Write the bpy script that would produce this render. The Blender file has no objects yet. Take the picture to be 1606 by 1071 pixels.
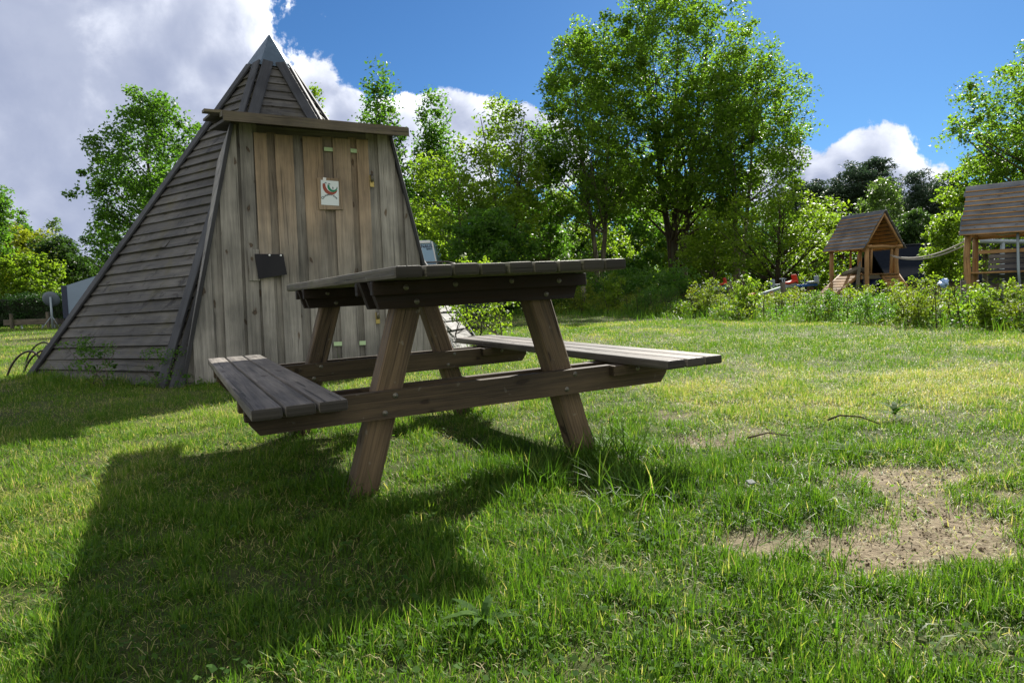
import bpy, bmesh, math, random
import numpy as np
from mathutils import Matrix, Vector, Euler
random.seed(7); RNG = np.random.default_rng(7)
C = bpy.context.scene.collection
SC = bpy.context.scene
PI = math.pi
# ------------------------------------------------------------------ camera
F, PITCH, ROLL, CH = 1071.0, 0.06709, 0.03, 0.669
cam = bpy.data.cameras.new('camera'); cam.lens = 36 * F / 1606; cam.sensor_width = 36
cam.clip_start = 0.05; cam.clip_end = 2000
camo = bpy.data.objects.new('camera', cam); C.objects.link(camo)
_fw = Vector((0, math.cos(PITCH), -math.sin(PITCH))); _up = Vector((0, math.sin(PITCH), math.cos(PITCH))); _r = Vector((1, 0, 0))
_r2 = math.cos(ROLL) * _r - math.sin(ROLL) * _up; _u2 = math.sin(ROLL) * _r + math.cos(ROLL) * _up
M = Matrix((_r2, _u2, -_fw)).transposed().to_4x4(); M.translation = (0, 0, CH)
camo.matrix_world = M
SC.camera = camo
# ------------------------------------------------------------------ exposure
SC.view_settings.view_transform = 'Standard'; SC.view_settings.look = 'None'
SC.view_settings.gamma = 1; SC.view_settings.exposure = 1.3
SC.cycles.diffuse_bounces = 6; SC.cycles.max_bounces = 12
# ------------------------------------------------------------------ sun
AZ, EL = math.radians(64), math.radians(35)
SUN = Vector((math.cos(EL) * math.cos(AZ), math.cos(EL) * math.sin(AZ), math.sin(EL)))
sl = bpy.data.lights.new('sun', 'SUN'); sl.energy = 5.0; sl.angle = math.radians(.5); sl.color = (1, .95, .86)
so = bpy.data.objects.new('sun', sl); C.objects.link(so); so.rotation_euler = SUN.to_track_quat('Z', 'Y').to_euler()
# ------------------------------------------------------------------ node helper
class NT:
    def __init__(s, tree): s.t = tree; tree.nodes.clear()
    def n(s, typ, **kw):
        nd = s.t.nodes.new(typ)
        for k, v in kw.items():
            if k == 'inp':
                for a, b in v.items():
                    sock = nd.inputs[a]
                    if isinstance(b, bpy.types.NodeSocket): s.t.links.new(b, sock)
                    else: sock.default_value = b
            else: setattr(nd, k, v)
        return nd
    def math(s, op, a, b=0.0, c=None, clamp=False):
        nd = s.t.nodes.new('ShaderNodeMath'); nd.operation = op; nd.use_clamp = clamp
        for i, x in enumerate((a, b) if c is None else (a, b, c)):
            if isinstance(x, bpy.types.NodeSocket): s.t.links.new(x, nd.inputs[i])
            else: nd.inputs[i].default_value = x
        return nd.outputs[0]
    def vm(s, op, a, b=None, out=0, scale=None):
        nd = s.t.nodes.new('ShaderNodeVectorMath'); nd.operation = op
        for i, x in enumerate((a, b)):
            if x is None: continue
            if isinstance(x, bpy.types.NodeSocket): s.t.links.new(x, nd.inputs[i])
            else: nd.inputs[i].default_value = x
        if scale is not None: nd.inputs['Scale'].default_value = scale
        return nd.outputs[out]
    def mix(s, fac, a, b, blend='MIX'):
        nd = s.t.nodes.new('ShaderNodeMix'); nd.data_type = 'RGBA'; nd.blend_type = blend
        for k, x in ((0, fac), (6, a), (7, b)):
            if isinstance(x, bpy.types.NodeSocket): s.t.links.new(x, nd.inputs[k])
            else: nd.inputs[k].default_value = x if k == 0 or len(x) == 4 else (*x, 1)
        return nd.outputs[2]
    def step(s, x, lo, hi, a=0.0, b=1.0):
        nd = s.t.nodes.new('ShaderNodeMapRange'); nd.interpolation_type = 'SMOOTHSTEP'
        s.t.links.new(x, nd.inputs[0])
        for i, v in enumerate((lo, hi, a, b)): nd.inputs[i + 1].default_value = v
        return nd.outputs[0]
    def noise(s, vec, scale, detail=4, rough=.55, dist=0.0):
        nd = s.t.nodes.new('ShaderNodeTexNoise'); s.t.links.new(vec, nd.inputs['Vector'])
        nd.inputs['Scale'].default_value = scale; nd.inputs['Detail'].default_value = detail
        nd.inputs['Roughness'].default_value = rough; nd.inputs['Distortion'].default_value = dist
        return nd.outputs[0]
    def attr(s, name): return s.n('ShaderNodeAttribute', attribute_name=name)
# ------------------------------------------------------------------ sky
w = bpy.data.worlds.new('World'); SC.world = w; w.use_nodes = True
t = NT(w.node_tree)
sky = t.n('ShaderNodeTexSky', sky_type='NISHITA', sun_disc=False, sun_elevation=EL, altitude=300, air_density=1.0, dust_density=.25, ozone_density=3.0)
sky.sun_rotation = PI / 2 - AZ
D = t.n('ShaderNodeTexCoord').outputs['Generated']
skyc = t.mix(1.0, sky.outputs[0], (.165, .285, .40), 'MULTIPLY')
def pdir(px, py):
    xr, yr = (px - 803) / F, -(py - 535.5) / F
    c, s_ = math.cos(ROLL), math.sin(ROLL)
    x = c * xr + s_ * yr; y = -s_ * xr + c * yr
    return (x * _r + y * _up + _fw).normalized()
# cloud masses: direction, angular radius, flatten
BL = [(60, 40, .30), (-120, 150, .34), (215, 130, .17), (20, 250, .20), (285, 60, .09), (170, -60, .2), (335, 110, .075), (-250, -100, .4), (360, 200, .07), (100, 330, .14), (-100, 400, .2),
      (490, 150, .05), (540, 185, .05), (620, 200, .05), (700, 195, .055), (755, 205, .05), (820, 215, .045), (700, 260, .08), (860, 240, .05),
      (1250, 276, .045), (1285, 285, .045), (1328, 268, .045), (1368, 252, .052), (1395, 280, .045), (1330, 310, .08), (1240, 300, .06), (1425, 302, .045),
      (2300, 200, .25), (-900, 300, .5)]
FILL_CLOUDS = [((0, -1, .35), 1.0), ((-.9, -.5, .5), .6), ((.9, -.4, .4), .55), ((-.2, -.3, 1), .35)]  # unseen clouds behind the camera, added as white fill light
wn = t.noise(D, 9.0, 8, .6, .25)
wl = t.noise(D, 5.5, 2.5, .5, .2)
wf = t.noise(D, 30.0, 5, .6, .3)
def dens(vec, nz):
    cur = None
    for (px, py, r) in BL:
        c = pdir(px, py)
        d = t.vm('DISTANCE', vec, tuple(c), out=1)
        v = t.math('MULTIPLY_ADD', d, -1.0 / r, 1.0)
        cur = v if cur is None else t.math('SMOOTH_MAX', cur, v, .25)
    for c, r in FILL_CLOUDS:
        d = t.vm('DISTANCE', vec, tuple(Vector(c).normalized()), out=1)
        cur = t.math('SMOOTH_MAX', cur, t.math('MULTIPLY_ADD', d, -1.0 / r, 1.0), .25)
    return t.math('ADD', cur, t.math('MULTIPLY', t.math('SUBTRACT', nz, .5), 1.6))
d0 = dens(D, wn)
off = (SUN - Vector((-.2, 0, -.55))).normalized() * .028
D2 = t.vm('ADD', D, tuple(off)); wn2 = t.noise(D2, 9.0, 8, .6, .25)
wl2 = t.noise(D2, 5.5, 2.5, .5, .2)
d1 = t.math('ADD', d0, t.math('MULTIPLY', t.math('ADD', t.math('MULTIPLY', t.math('SUBTRACT', wn2, wn), .6), t.math('SUBTRACT', wl2, wl)), 1.3))
mask = t.step(t.math('ADD', d0, t.math('MULTIPLY', t.math('SUBTRACT', wf, .5), .5)), -.01, .12)
lit = t.step(t.math('SUBTRACT', d0, d1), -.32, .36)
thick = t.step(d0, .18, .85)
big = t.noise(D, 3.2, 3, .5)
grey = t.math('MULTIPLY', thick, t.step(big, .3, .62, .55, 1.0), clamp=True)
base = t.mix(t.math('MULTIPLY', lit, t.math('MULTIPLY_ADD', grey, -.65, 1.0)), (1.7, 1.95, 2.7), (8.0, 8.1, 8.3))
dark = t.mix(grey, base, (1.45, 1.68, 2.4))
dark = t.mix(.25, dark, base)
yy = t.n('ShaderNodeSeparateXYZ', inp={'Vector': D}).outputs[1]
fl_ = t.step(yy, .1, -.5)
dark = t.mix(fl_, dark, (3.9, 3.8, 3.6))  # clouds out of view get an even bright tone for the fill
col = t.mix(mask, skyc, dark)
bg = t.n('ShaderNodeBackground', inp={'Color': col, 'Strength': .10})
out = t.n('ShaderNodeOutputWorld', inp={'Surface': bg.outputs[0]})
# ------------------------------------------------------------------ ids
def tag(o, label=None, cat=None, group=None, kind=None):
    if label: o['label'] = label
    if cat: o['category'] = cat
    if group: o['group'] = group
    if kind: o['kind'] = kind
    return o
def thing(name, label, cat, loc=(0, 0, 0), rotz=0, group=None):
    o = bpy.data.objects.new(name, None); C.objects.link(o); o.location = loc; o.rotation_euler = (0, 0, rotz)
    o.empty_display_size = .1
    return tag(o, label, cat, group)
def link(name, me, mats, parent=None):
    o = bpy.data.objects.new(name, me); C.objects.link(o)
    for m in (mats if isinstance(mats, (list, tuple)) else [mats]): me.materials.append(m)
    if parent: o.parent = parent
    return o
# ------------------------------------------------------------------ terrain
def gz(x, y):
    x = np.asarray(x, float); y = np.asarray(y, float)
    z = .069 * np.tanh((x + .3) / 3)
    z = z + .012 * np.sin(x * 1.7 + .4) * np.sin(y * 1.3 + 1) * np.clip((y) / 6, 0, 1)
    return z
def gzf(x, y): return float(gz(x, y))
def hor(px): return 463.7 - .03 * (px - 803)
def at(px, D): return ((px - 803) / F * D, D)
def hgt(px, py, D): return CH + (hor(px) - py) / F * D
# value noise for masks
def vnoise(x, y, sc, seed=0):
    r = np.random.default_rng(seed); G = r.random((64, 64))
    X = np.asarray(x) / sc + 31.3; Y = np.asarray(y) / sc + 17.7
    i = np.floor(X).astype(int); j = np.floor(Y).astype(int); fx = X - i; fy = Y - j
    fx = fx * fx * (3 - 2 * fx); fy = fy * fy * (3 - 2 * fy)
    g = lambda a, b: G[a % 64, b % 64]
    return (g(i, j) * (1 - fx) + g(i + 1, j) * fx) * (1 - fy) + (g(i, j + 1) * (1 - fx) + g(i + 1, j + 1) * fx) * fy
def fbm(x, y, sc, seed=0, o=4):
    s = 0; a = .5; n = 0
    for k in range(o): s = s + a * vnoise(x, y, sc / 2 ** k, seed + k); n += a; a *= .55
    return s / n
def sstep(x, a, b): t_ = np.clip((x - a) / (b - a), 0, 1); return t_ * t_ * (3 - 2 * t_)
TBX, TBY, TYAW = -.32404, 2.02743, .468816
def tloc(x, y):
    dx = x - TBX; dy = y - TBY; c, s_ = math.cos(TYAW), math.sin(TYAW)
    return dx * c + dy * s_, -dx * s_ + dy * c
def dirtmask(x, y):
    n = fbm(x, y, .55, 11, 5)
    e = lambda cx, cy, rx, ry, a=0: (((x - cx) * math.cos(a) + (y - cy) * math.sin(a)) / rx) ** 2 + ((-(x - cx) * math.sin(a) + (y - cy) * math.cos(a)) / ry) ** 2
    m = 1.15 - e(.98, 1.77, .52, .34, .3)
    m = np.maximum(m, .90 - e(1.12, 2.08, .62, .34, .2))
    m = np.maximum(m, .50 - e(.98, 2.25, .75, .55, .2))
    m = np.maximum(m, .25 - e(.85, 2.9, .85, .35, .2))
    m = np.maximum(m, .30 - e(.85, 3.6, .8, .4, .2))
    m = np.maximum(m, .50 - e(3.4, 4.2, .8, .3))
    m = np.maximum(m, .38 - e(-.95, 2.9, .5, .35))
    m = np.maximum(m, .32 - e(-.35, 2.75, .3, .3))
    m = np.maximum(m, .32 - e(-.22, 1.42, .2, .1))
    n2 = fbm(x, y, .20, 91, 4)
    return sstep(m + (n - .5) * 2.0 + (n2 - .5) * 1.2, .2, .9)
def drymask(x, y):
    n = fbm(x, y, .7, 3, 4); n2 = fbm(x, y, 3.5, 8, 3)
    d = sstep(n * .6 + n2 * .4, .45, .72)
    u, v = tloc(x, y)
    lush = np.exp(-(((u - .6) / 1.0) ** 2 + ((v + .15) / .75) ** 2))
    return np.clip(d * .75 + .5 * dirtmask(x, y) + .12 - 1.0 * lush, 0, 1)
def setmesh(me, V, loops, starts, totals):
    me.vertices.add(len(V)); me.vertices.foreach_set('co', np.asarray(V, np.float32).ravel())
    me.loops.add(len(loops)); me.loops.foreach_set('vertex_index', np.asarray(loops, np.int32))
    me.polygons.add(len(starts)); me.polygons.foreach_set('loop_start', np.asarray(starts, np.int32))
    try: me.polygons.foreach_set('loop_total', np.asarray(totals, np.int32))
    except Exception: pass
    me.update(calc_edges=True); return me
def fattr(me, name, dom, vals):
    a = me.attributes.new(name, 'FLOAT', dom); a.data.foreach_set('value', np.asarray(vals, np.float32))
# ------------------------------------------------------------------ materials
def new_mat(name):
    m = bpy.data.materials.new(name); m.use_nodes = True; return m, NT(m.node_tree)
def finish(t, col, rough=.8, spec=.3, bump=None, bstr=.3, bdist=.01, metal=0, **kw):
    p = t.n('ShaderNodeBsdfPrincipled')
    for k, v in (('Base Color', col), ('Roughness', rough), ('Metallic', metal), ('Specular IOR Level', spec)):
        if isinstance(v, bpy.types.NodeSocket): t.t.links.new(v, p.inputs[k])
        else: p.inputs[k].default_value = (*v, 1) if isinstance(v, tuple) and len(v) == 3 else v
    if bump is not None:
        b = t.n('ShaderNodeBump', inp={'Height': bump, 'Strength': bstr, 'Distance': bdist})
        t.t.links.new(b.outputs[0], p.inputs['Normal'])
    t.n('ShaderNodeOutputMaterial', inp={'Surface': p.outputs[0]}); return p
def plain(name, c, rough=.5, spec=.4, metal=0, var=.25, scale=6):
    m, t = new_mat(name); P = t.n('ShaderNodeTexCoord').outputs['Object']
    n = t.noise(P, scale, 5, .6)
    col = t.mix(t.math('MULTIPLY', t.step(n, .3, .7), var), c, tuple(x * .45 for x in c))
    finish(t, col, rough, spec, n, .1, .005, metal); return m
def wood(name, light, dark, moss=None, knots=.75, warm=None, wz=(0, 1), grain=1.0, speckle=0.0, crack=1.0, blotch=0.0):
    m, t = new_mat(name)
    UV = t.n('ShaderNodeUVMap').outputs[0]
    tint = t.attr('tint').outputs['Fac']
    sc = lambda a, b: t.vm('MULTIPLY', UV, (a, b, 1))
    # warp grain around knots
    wv = t.n('ShaderNodeTexNoise', inp={'Vector': t.vm('MULTIPLY', UV, (7, 14, 1)), 'Scale': 1.0, 'Detail': 3.0}).outputs['Color']
    UVw = t.vm('ADD', t.vm('MULTIPLY', UV, (3.2, 6.5, 1)), t.vm('MULTIPLY', t.vm('SUBTRACT', wv, (.5, .5, .5)), (.55, .45, 0)))
    vor = t.n('ShaderNodeTexVoronoi', voronoi_dimensions='2D', inp={'Vector': UVw, 'Scale': 1.0, 'Randomness': 1.0})
    kd = vor.outputs['Distance']; kn = t.step(kd, .12, .04, 0, 1)
    kn = t.math('MULTIPLY', kn, t.math('GREATER_THAN', t.n('ShaderNodeSeparateColor', inp={'Color': vor.outputs['Color']}).outputs[0], .5))
    ring = t.math('MULTIPLY_ADD', t.math('SINE', t.math('MULTIPLY', kd, 90)), .5, .5)
    halo = t.step(kd, .42, .05)
    g1 = t.noise(sc(1.6, 42), 1.0, 6, .62, .5)
    g2 = t.noise(sc(.9, 9), 1.0, 4, .55, .4)
    g3 = t.noise(sc(5, 170), 1.0, 4, .7)
    cr = t.noise(sc(1.1, 55), 1.0, 2, .5, .8)
    gg = t.math('ADD', t.math('MULTIPLY', g1, .55), t.math('MULTIPLY', g3, .45))
    f = t.step(gg, .35, .62)
    f = t.math('ADD', t.math('MULTIPLY', f, .6), t.math('MULTIPLY', t.step(g2, .3, .7), .4), clamp=True)
    col = t.mix(f, dark, light)
    if warm:
        pz = t.n('ShaderNodeSeparateXYZ', inp={'Vector': t.n('ShaderNodeTexCoord').outputs['Object']}).outputs[2]
        wf = t.math('MULTIPLY', t.step(t.math('ADD', pz, t.math('MULTIPLY', g2, .8)), *wz), t.attr('warm').outputs['Fac'])
        wc = t.mix(f, tuple(x * .45 for x in warm), warm)
        col = t.mix(wf, col, wc)
    col = t.mix(t.math('MULTIPLY', halo, .15), col, tuple(x * .5 for x in dark))
    kc = t.mix(ring, (dark[0] * .35, dark[1] * .25, dark[2] * .18), (dark[0] * 1.1, dark[1] * .75, dark[2] * .5))
    col = t.mix(t.math('MULTIPLY', kn, knots), col, kc)
    ck = t.step(cr, .665, .70)
    col = t.mix(t.math('MULTIPLY', ck, .8 * crack), col, tuple(x * .15 for x in dark))
    if blotch:
        P = t.n('ShaderNodeTexCoord').outputs['Object']
        b1 = t.step(t.noise(t.vm('MULTIPLY', UV, (7, 5, 1)), 1.0, 6, .72, .6), .53, .62)
        b2 = t.step(t.noise(P, 2.2, 5, .65), .42, .62)
        col = t.mix(t.math('MULTIPLY', t.math('MULTIPLY', b1, b2), blotch), col, tuple(x * .5 for x in dark))
        b3 = t.step(t.noise(t.vm('MULTIPLY', UV, (10, 22, 1)), 1.0, 4, .7, .2), .62, .70)
        col = t.mix(t.math('MULTIPLY', b3, blotch * .35), col, tuple(min(1, x * 1.9) for x in light))
    if moss:
        P = t.n('ShaderNodeTexCoord').outputs['Object']
        mn = t.step(t.noise(P, 3.5, 6, .65), .5, .68)
        col = t.mix(t.math('MULTIPLY', mn, .6), col, moss)
    if speckle:
        P = t.n('ShaderNodeTexCoord').outputs['Object']
        sp = t.step(t.noise(P, 28, 3, .6), .66, .72)
        col = t.mix(t.math('MULTIPLY', sp, speckle), col, (.30, .31, .27))
    P = t.n('ShaderNodeTexCoord').outputs['Object']
    bl = t.noise(P, 1.3, 4, .6)
    col = t.mix(1.0, col, t.mix(t.step(bl, .3, .72), (.62, .62, .62), (1.2, 1.18, 1.16)), 'MULTIPLY')
    br = t.n('ShaderNodeCombineColor', inp={0: tint, 1: tint, 2: tint})
    col = t.mix(1.0, col, br.outputs[0], 'MULTIPLY')
    h = t.math('SUBTRACT', t.math('ADD', gg, t.math('MULTIPLY', kn, -.2)), t.math('MULTIPLY', ck, 1.2))
    finish(t, col, t.step(g1, .3, .7, .62, .85), .35, h, .75 * grain, .004)
    return m
def leafmat(name, c1, c2, trans=.42, rough=.5, tcol=None, spec=.3):
    m, t = new_mat(name)
    a = t.attr('tint').outputs['Fac']
    col = t.mix(a, c1, c2)
    p = t.n('ShaderNodeBsdfPrincipled', inp={'Base Color': col, 'Roughness': rough, 'Specular IOR Level': spec})
    tc = t.mix(1.0, col, tcol or (1.75, 1.95, .7), 'MULTIPLY')
    tr = t.n('ShaderNodeBsdfTranslucent', inp={'Color': tc})
    mx = t.n('ShaderNodeMixShader', inp={0: trans, 1: p.outputs[0], 2: tr.outputs[0]})
    t.n('ShaderNodeOutputMaterial', inp={'Surface': mx.outputs[0]}); return m
def bark(name, c):
    m, t = new_mat(name); P = t.n('ShaderNodeTexCoord').outputs['Object']
    n = t.noise(t.vm('MULTIPLY', P, (9, 9, 1.6)), 1.0, 6, .65, .3); n2 = t.noise(P, .9, 3)
    col = t.mix(t.step(n, .35, .65), tuple(x * .35 for x in c), c)
    col = t.mix(t.math('MULTIPLY', t.step(n2, .45, .65), .4), col, (.05, .075, .03))
    finish(t, col, .9, .2, n, .8, .03); return m
MW = dict(
 table=wood('table_wood', (.195, .142, .085), (.020, .013, .008), speckle=.3),
 tabletop=wood('tabletop_wood', (.215, .20, .165), (.05, .044, .035), moss=(.11, .12, .06), speckle=.5),
 seat=wood('seat_wood', (.235, .215, .19), (.05, .044, .038), speckle=.45, crack=.8),
 beam=wood('beam_wood', (.130, .097, .060), (.020, .013, .008), speckle=.2),
 under=wood('under_shade_wood', (.030, .017, .009), (.009, .005, .003)),  # parts beneath the tabletop: its shade is put into the wood colour
 siding=wood('siding_wood', (.138, .136, .128), (.032, .032, .032), moss=(.085, .08, .045), crack=1.0, blotch=.85),
 facade=wood('facade_wood', (.36, .35, .325), (.12, .118, .11), warm=(.40, .30, .20), wz=(.9, 2.3), knots=.9, crack=.6),
 hip=wood('hip_wood', (.068, .075, .085), (.018, .018, .022)),
 roofw=wood('roof_wood', (.15, .13, .095), (.042, .035, .025), moss=(.10, .10, .045)),
 post=wood('post_wood', (.46, .28, .12), (.20, .11, .045), speckle=0, crack=.6),
 shing=wood('shingle_wood', (.20, .215, .235), (.075, .082, .095)),
 under2=wood('gable_wood', (.42, .24, .08), (.09, .045, .015)),
 fence=wood('fence_wood', (.20, .18, .14), (.07, .06, .045), moss=(.09, .10, .04)),
)
MZ = plain('zinc', (.13, .18, .22), .42, .5, .6, .5, 5)
MBOLT = plain('galvanised_steel', (.20, .19, .16), .5, .5, .7, .6, 60)
MBRASS = plain('brass', (.42, .34, .12), .45, .5, .8, .4, 40)
MBLK = plain('black_rubber', (.004, .005, .008), .5, .25, 0, .3, 8)
MWHITE = plain('white_paint', (.72, .75, .78), .35, .5, 0, .08, 2)
MPOST = plain('poster_plastic', (.62, .70, .74), .4, .5, 0, .05, 3)
MRED = plain('red_print', (.30, .06, .035), .5)
MGRN = plain('green_print', (.0, .22, .11), .5)
MINK = plain('dark_ink', (.01, .05, .07), .5)
MSTK = plain('yellow_green_sticker', (.45, .62, .36), .5, .4, 0, .1, 12)
MCAR = plain('dark_blue_car_paint', (.012, .022, .045), .18, .6, .3, .1, 2)
MGLASS = plain('dark_glass', (.015, .02, .025), .06, .8, 0, .0, 2)
MTYRE = plain('tyre_rubber', (.02, .02, .022), .8, .2)
MRIM = plain('alloy', (.35, .36, .38), .35, .5, .8)
MCVN = plain('caravan_panel', (.26, .42, .60), .35, .5, 0, .05, 2)
MLOGO = plain('navy_lettering', (.01, .02, .07), .4)
MTENT = plain('grey_panel', (.20, .27, .37), .5, .3, 0, .12, 1.5)
MNAVY = plain('navy_trim', (.015, .025, .06), .5)
MSTEEL = plain('dark_steel', (.07, .06, .055), .5, .5, .7, .5, 30)
MPALE = plain('pale_metal', (.26, .32, .36), .45, .5, .2, .2, 5)
MDISH = plain('grey_dish', (.10, .13, .17), .5, .4, 0, .15, 6)
MROPE = plain('rope', (.50, .47, .40), .9, .1, 0, .5, 80)
MSLATE = plain('dark_slate_roof', (.014, .018, .028), .95, .05, 0, .5, 9)
MBRICK = plain('dull_wall', (.16, .13, .12), .8, .2)
MPRED = plain('red_plastic', (.50, .04, .02), .4)
MPBLU = plain('blue_plastic', (.02, .10, .35), .35)
MPLB = plain('pale_blue_plastic', (.35, .52, .85), .4)
MSTONE = plain('pale_stone', (.20, .22, .20), .8)
MTWIG = bark('twig_bark', (.10, .07, .05))
BK = bark('grey_bark', (.15, .13, .10)); BKD = bark('dark_bark', (.07, .055, .04)); BKP = bark('pine_bark', (.16, .085, .05))
L_MAPLE = leafmat('maple_leaf', (.040, .085, .014), (.115, .175, .028), .6, .5, (2.2, 2.5, .8))
L_GREEN = leafmat('green_leaf', (.032, .080, .016), (.085, .155, .030), .55, .5, (2.1, 2.4, .8))
L_LIME = leafmat('lime_leaf', (.065, .12, .016), (.14, .19, .026), .6, .5, (2.2, 2.4, .8))
L_YEL = leafmat('yellow_leaf', (.10, .13, .015), (.20, .21, .025), .5, .45)
L_WEED = leafmat('weed_leaf', (.035, .085, .016), (.08, .15, .03), .45, .75, spec=.08)
L_DARK = leafmat('dark_leaf', (.022, .050, .018), (.050, .090, .028), .48, .5)
L_PINE = leafmat('pine_needles', (.028, .055, .034), (.050, .085, .050), .3, .6, (1.2, 1.3, .9))
L_PALE = leafmat('pale_leaf', (.06, .11, .035), (.12, .18, .06), .42, .45)
L_HEDGE = leafmat('hedge_leaf', (.012, .04, .010), (.03, .075, .018), .3, .5)
L_SHRUB = leafmat('shrub_leaf', (.050, .10, .012), (.19, .22, .028), .5, .58, spec=.22)
# ------------------------------------------------------------------ mesh builder
class MB:
    def __init__(s): s.v = []; s.f = []; s.uv = []; s.tint = []; s.warm = []; s.mi = []; s.sm = []
    def add(s, vs, fs, uvs, tint=1.0, warm=0.0, mi=0, smooth=False):
        b = len(s.v); s.v += [tuple(v) for v in vs]
        for f, u in zip(fs, uvs):
            s.f.append([b + i for i in f]); s.uv.append(u); s.tint.append(tint); s.warm.append(warm); s.mi.append(mi); s.sm.append(smooth)
    def box(s, size, M=Matrix(), bev=.004, tint=None, warm=0.0, axis=None, mi=0, jit=0.0, seg=1, endk=.5):
        """box centred at the matrix origin, wood grain along its longest side"""
        bm = bmesh.new(); bmesh.ops.create_cube(bm, size=1.0)
        for v in bm.verts: v.co = Vector((v.co.x * size[0], v.co.y * size[1], v.co.z * size[2]))
        if bev > 0: bmesh.ops.bevel(bm, geom=list(bm.edges), offset=min(bev, min(size) * .45), segments=seg, affect='EDGES', profile=.6)
        a = axis if axis is not None else max(range(3), key=lambda i: size[i])
        ou, ov = random.uniform(0, 40), random.uniform(0, 40)
        tint = random.uniform(.78, 1.15) if tint is None else tint
        kinds = []; bm.normal_update(); vs = [v.co.copy() for v in bm.verts]; fs = []; uvs = []
        for f in bm.faces:
            n = [abs(c) for c in f.normal]; k = n.index(max(n)); kinds.append(k == a); fs.append([v.index for v in f.verts]); u = []
            for v in f.verts:
                if k == a: o = [i for i in range(3) if i != a]; u.append((v.co[o[0]] * .35 + ou, v.co[o[1]] + ov))
                else: o = [i for i in range(3) if i not in (a, k)][0]; u.append((v.co[a] + ou, v.co[o] + ov + k * 3.3))
            uvs.append(u)
        bm.free()
        if jit: vs = [v + Vector([random.uniform(-jit, jit) for _ in range(3)]) for v in vs]
        s.add([M @ v for v in vs], fs, uvs, tint, warm, mi)
        if endk < 1:
            for q_, f in enumerate(kinds): 
                if f: s.tint[len(s.tint) - len(kinds) + q_] *= endk
    def prism(s, poly, y0, y1, M=Matrix(), axis=1, tint=None, warm=0.0, mi=0):
        """polygon in the x-z plane (ccw seen from -y), extruded y0..y1; grain axis 0=x 1=z"""
        n = len(poly); tint = random.uniform(.78, 1.15) if tint is None else tint
        vs = [M @ Vector((p[0], y0, p[1])) for p in poly] + [M @ Vector((p[0], y1, p[1])) for p in poly]
        ou, ov = random.uniform(0, 40), random.uniform(0, 40)
        g = lambda p: (p[1] + ou, p[0] + ov) if axis == 1 else (p[0] + ou, p[1] + ov)
        fs = [list(range(n)), list(range(2 * n - 1, n - 1, -1))]; uvs = [[g(p) for p in poly], [g(poly[i - n]) for i in fs[1]]]
        for i in range(n):
            j = (i + 1) % n; fs.append([i, i + n, j + n, j]); a, b = g(poly[i]), g(poly[j])
            uvs.append([a, (a[0], a[1] + y1 - y0), (b[0], b[1] + y1 - y0), b])
        s.add(vs, fs, uvs, tint, warm, mi)
    def tube(s, pts, rad, n=8, tint=1.0, mi=0, cap=True):
        pts = [Vector(p) for p in pts]; rr = rad if isinstance(rad, (list, tuple)) else [rad] * len(pts)
        vs = []; fs = []; uvs = []; L = 0
        nrm = None
        for i, p in enumerate(pts):
            d = (pts[min(i + 1, len(pts) - 1)] - pts[max(i - 1, 0)]).normalized()
            if nrm is None: nrm = d.orthogonal().normalized()
            nrm = (nrm - d * nrm.dot(d)).normalized(); b = d.cross(nrm)
            if i: L += (p - pts[i - 1]).length
            for k in range(n):
                a = 2 * PI * k / n; vs.append(p + (nrm * math.cos(a) + b * math.sin(a)) * rr[i])
            if i:
                o = (i - 1) * n
                for k in range(n):
                    k2 = (k + 1) % n; fs.append([o + k, o + k2, o + n + k2, o + n + k])
                    uvs.append([(L, k / n), (L, (k + 1) / n), (L + .1, (k + 1) / n), (L + .1, k / n)])
        if cap:
            fs.append(list(range(n))[::-1]); uvs.append([(0, 0)] * n)
            o = (len(pts) - 1) * n; fs.append([o + k for k in range(n)]); uvs.append([(0, 0)] * n)
        s.add(vs, fs, uvs, tint, 0, mi, True)
    def lathe(s, prof, M=Matrix(), n=24, mi=0, tint=1.0):
        vs = []; fs = []
        for r, z in prof:
            for k in range(n): a = 2 * PI * k / n; vs.append(M @ Vector((r * math.cos(a), r * math.sin(a), z)))
        for i in range(len(prof) - 1):
            for k in range(n): k2 = (k + 1) % n; fs.append([i * n + k, i * n + k2, (i + 1) * n + k2, (i + 1) * n + k])
        s.add(vs, fs, [[(0, 0)] * 4 for _ in fs], tint, 0, mi, True)
    def mesh(s, name):
        me = bpy.data.meshes.new(name)
        loops = [i for f in s.f for i in f]; tot = [len(f) for f in s.f]; st = list(np.cumsum([0] + tot[:-1]))
        setmesh(me, s.v, loops, st, tot)
        uv = me.uv_layers.new(name='UVMap'); uv.data.foreach_set('uv', np.array([c for u in s.uv for p in u for c in p], np.float32))
        fattr(me, 'tint', 'FACE', s.tint); fattr(me, 'warm', 'FACE', s.warm)
        me.polygons.foreach_set('material_index', s.mi); me.polygons.foreach_set('use_smooth', s.sm)
        me.validate(); return me
    def build(s, name, mats, parent=None): return link(name, s.mesh(name), mats, parent)
def T(x, y, z): return Matrix.Translation((x, y, z))
def Rz(a): return Matrix.Rotation(a, 4, 'Z')
def Rx(a): return Matrix.Rotation(a, 4, 'X')
def Ry(a): return Matrix.Rotation(a, 4, 'Y')
def text_mesh(txt, size, ext=.001):
    cu = bpy.data.curves.new('lettering', 'FONT'); cu.body = txt; cu.size = size; cu.offset = size * .018; cu.extrude = ext; cu.align_x = 'CENTER'; cu.resolution_u = 3
    o = bpy.data.objects.new('lettering', cu); C.objects.link(o)
    dg = bpy.context.evaluated_depsgraph_get(); me = bpy.data.meshes.new_from_object(o.evaluated_get(dg))
    bpy.data.objects.remove(o); return me
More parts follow.
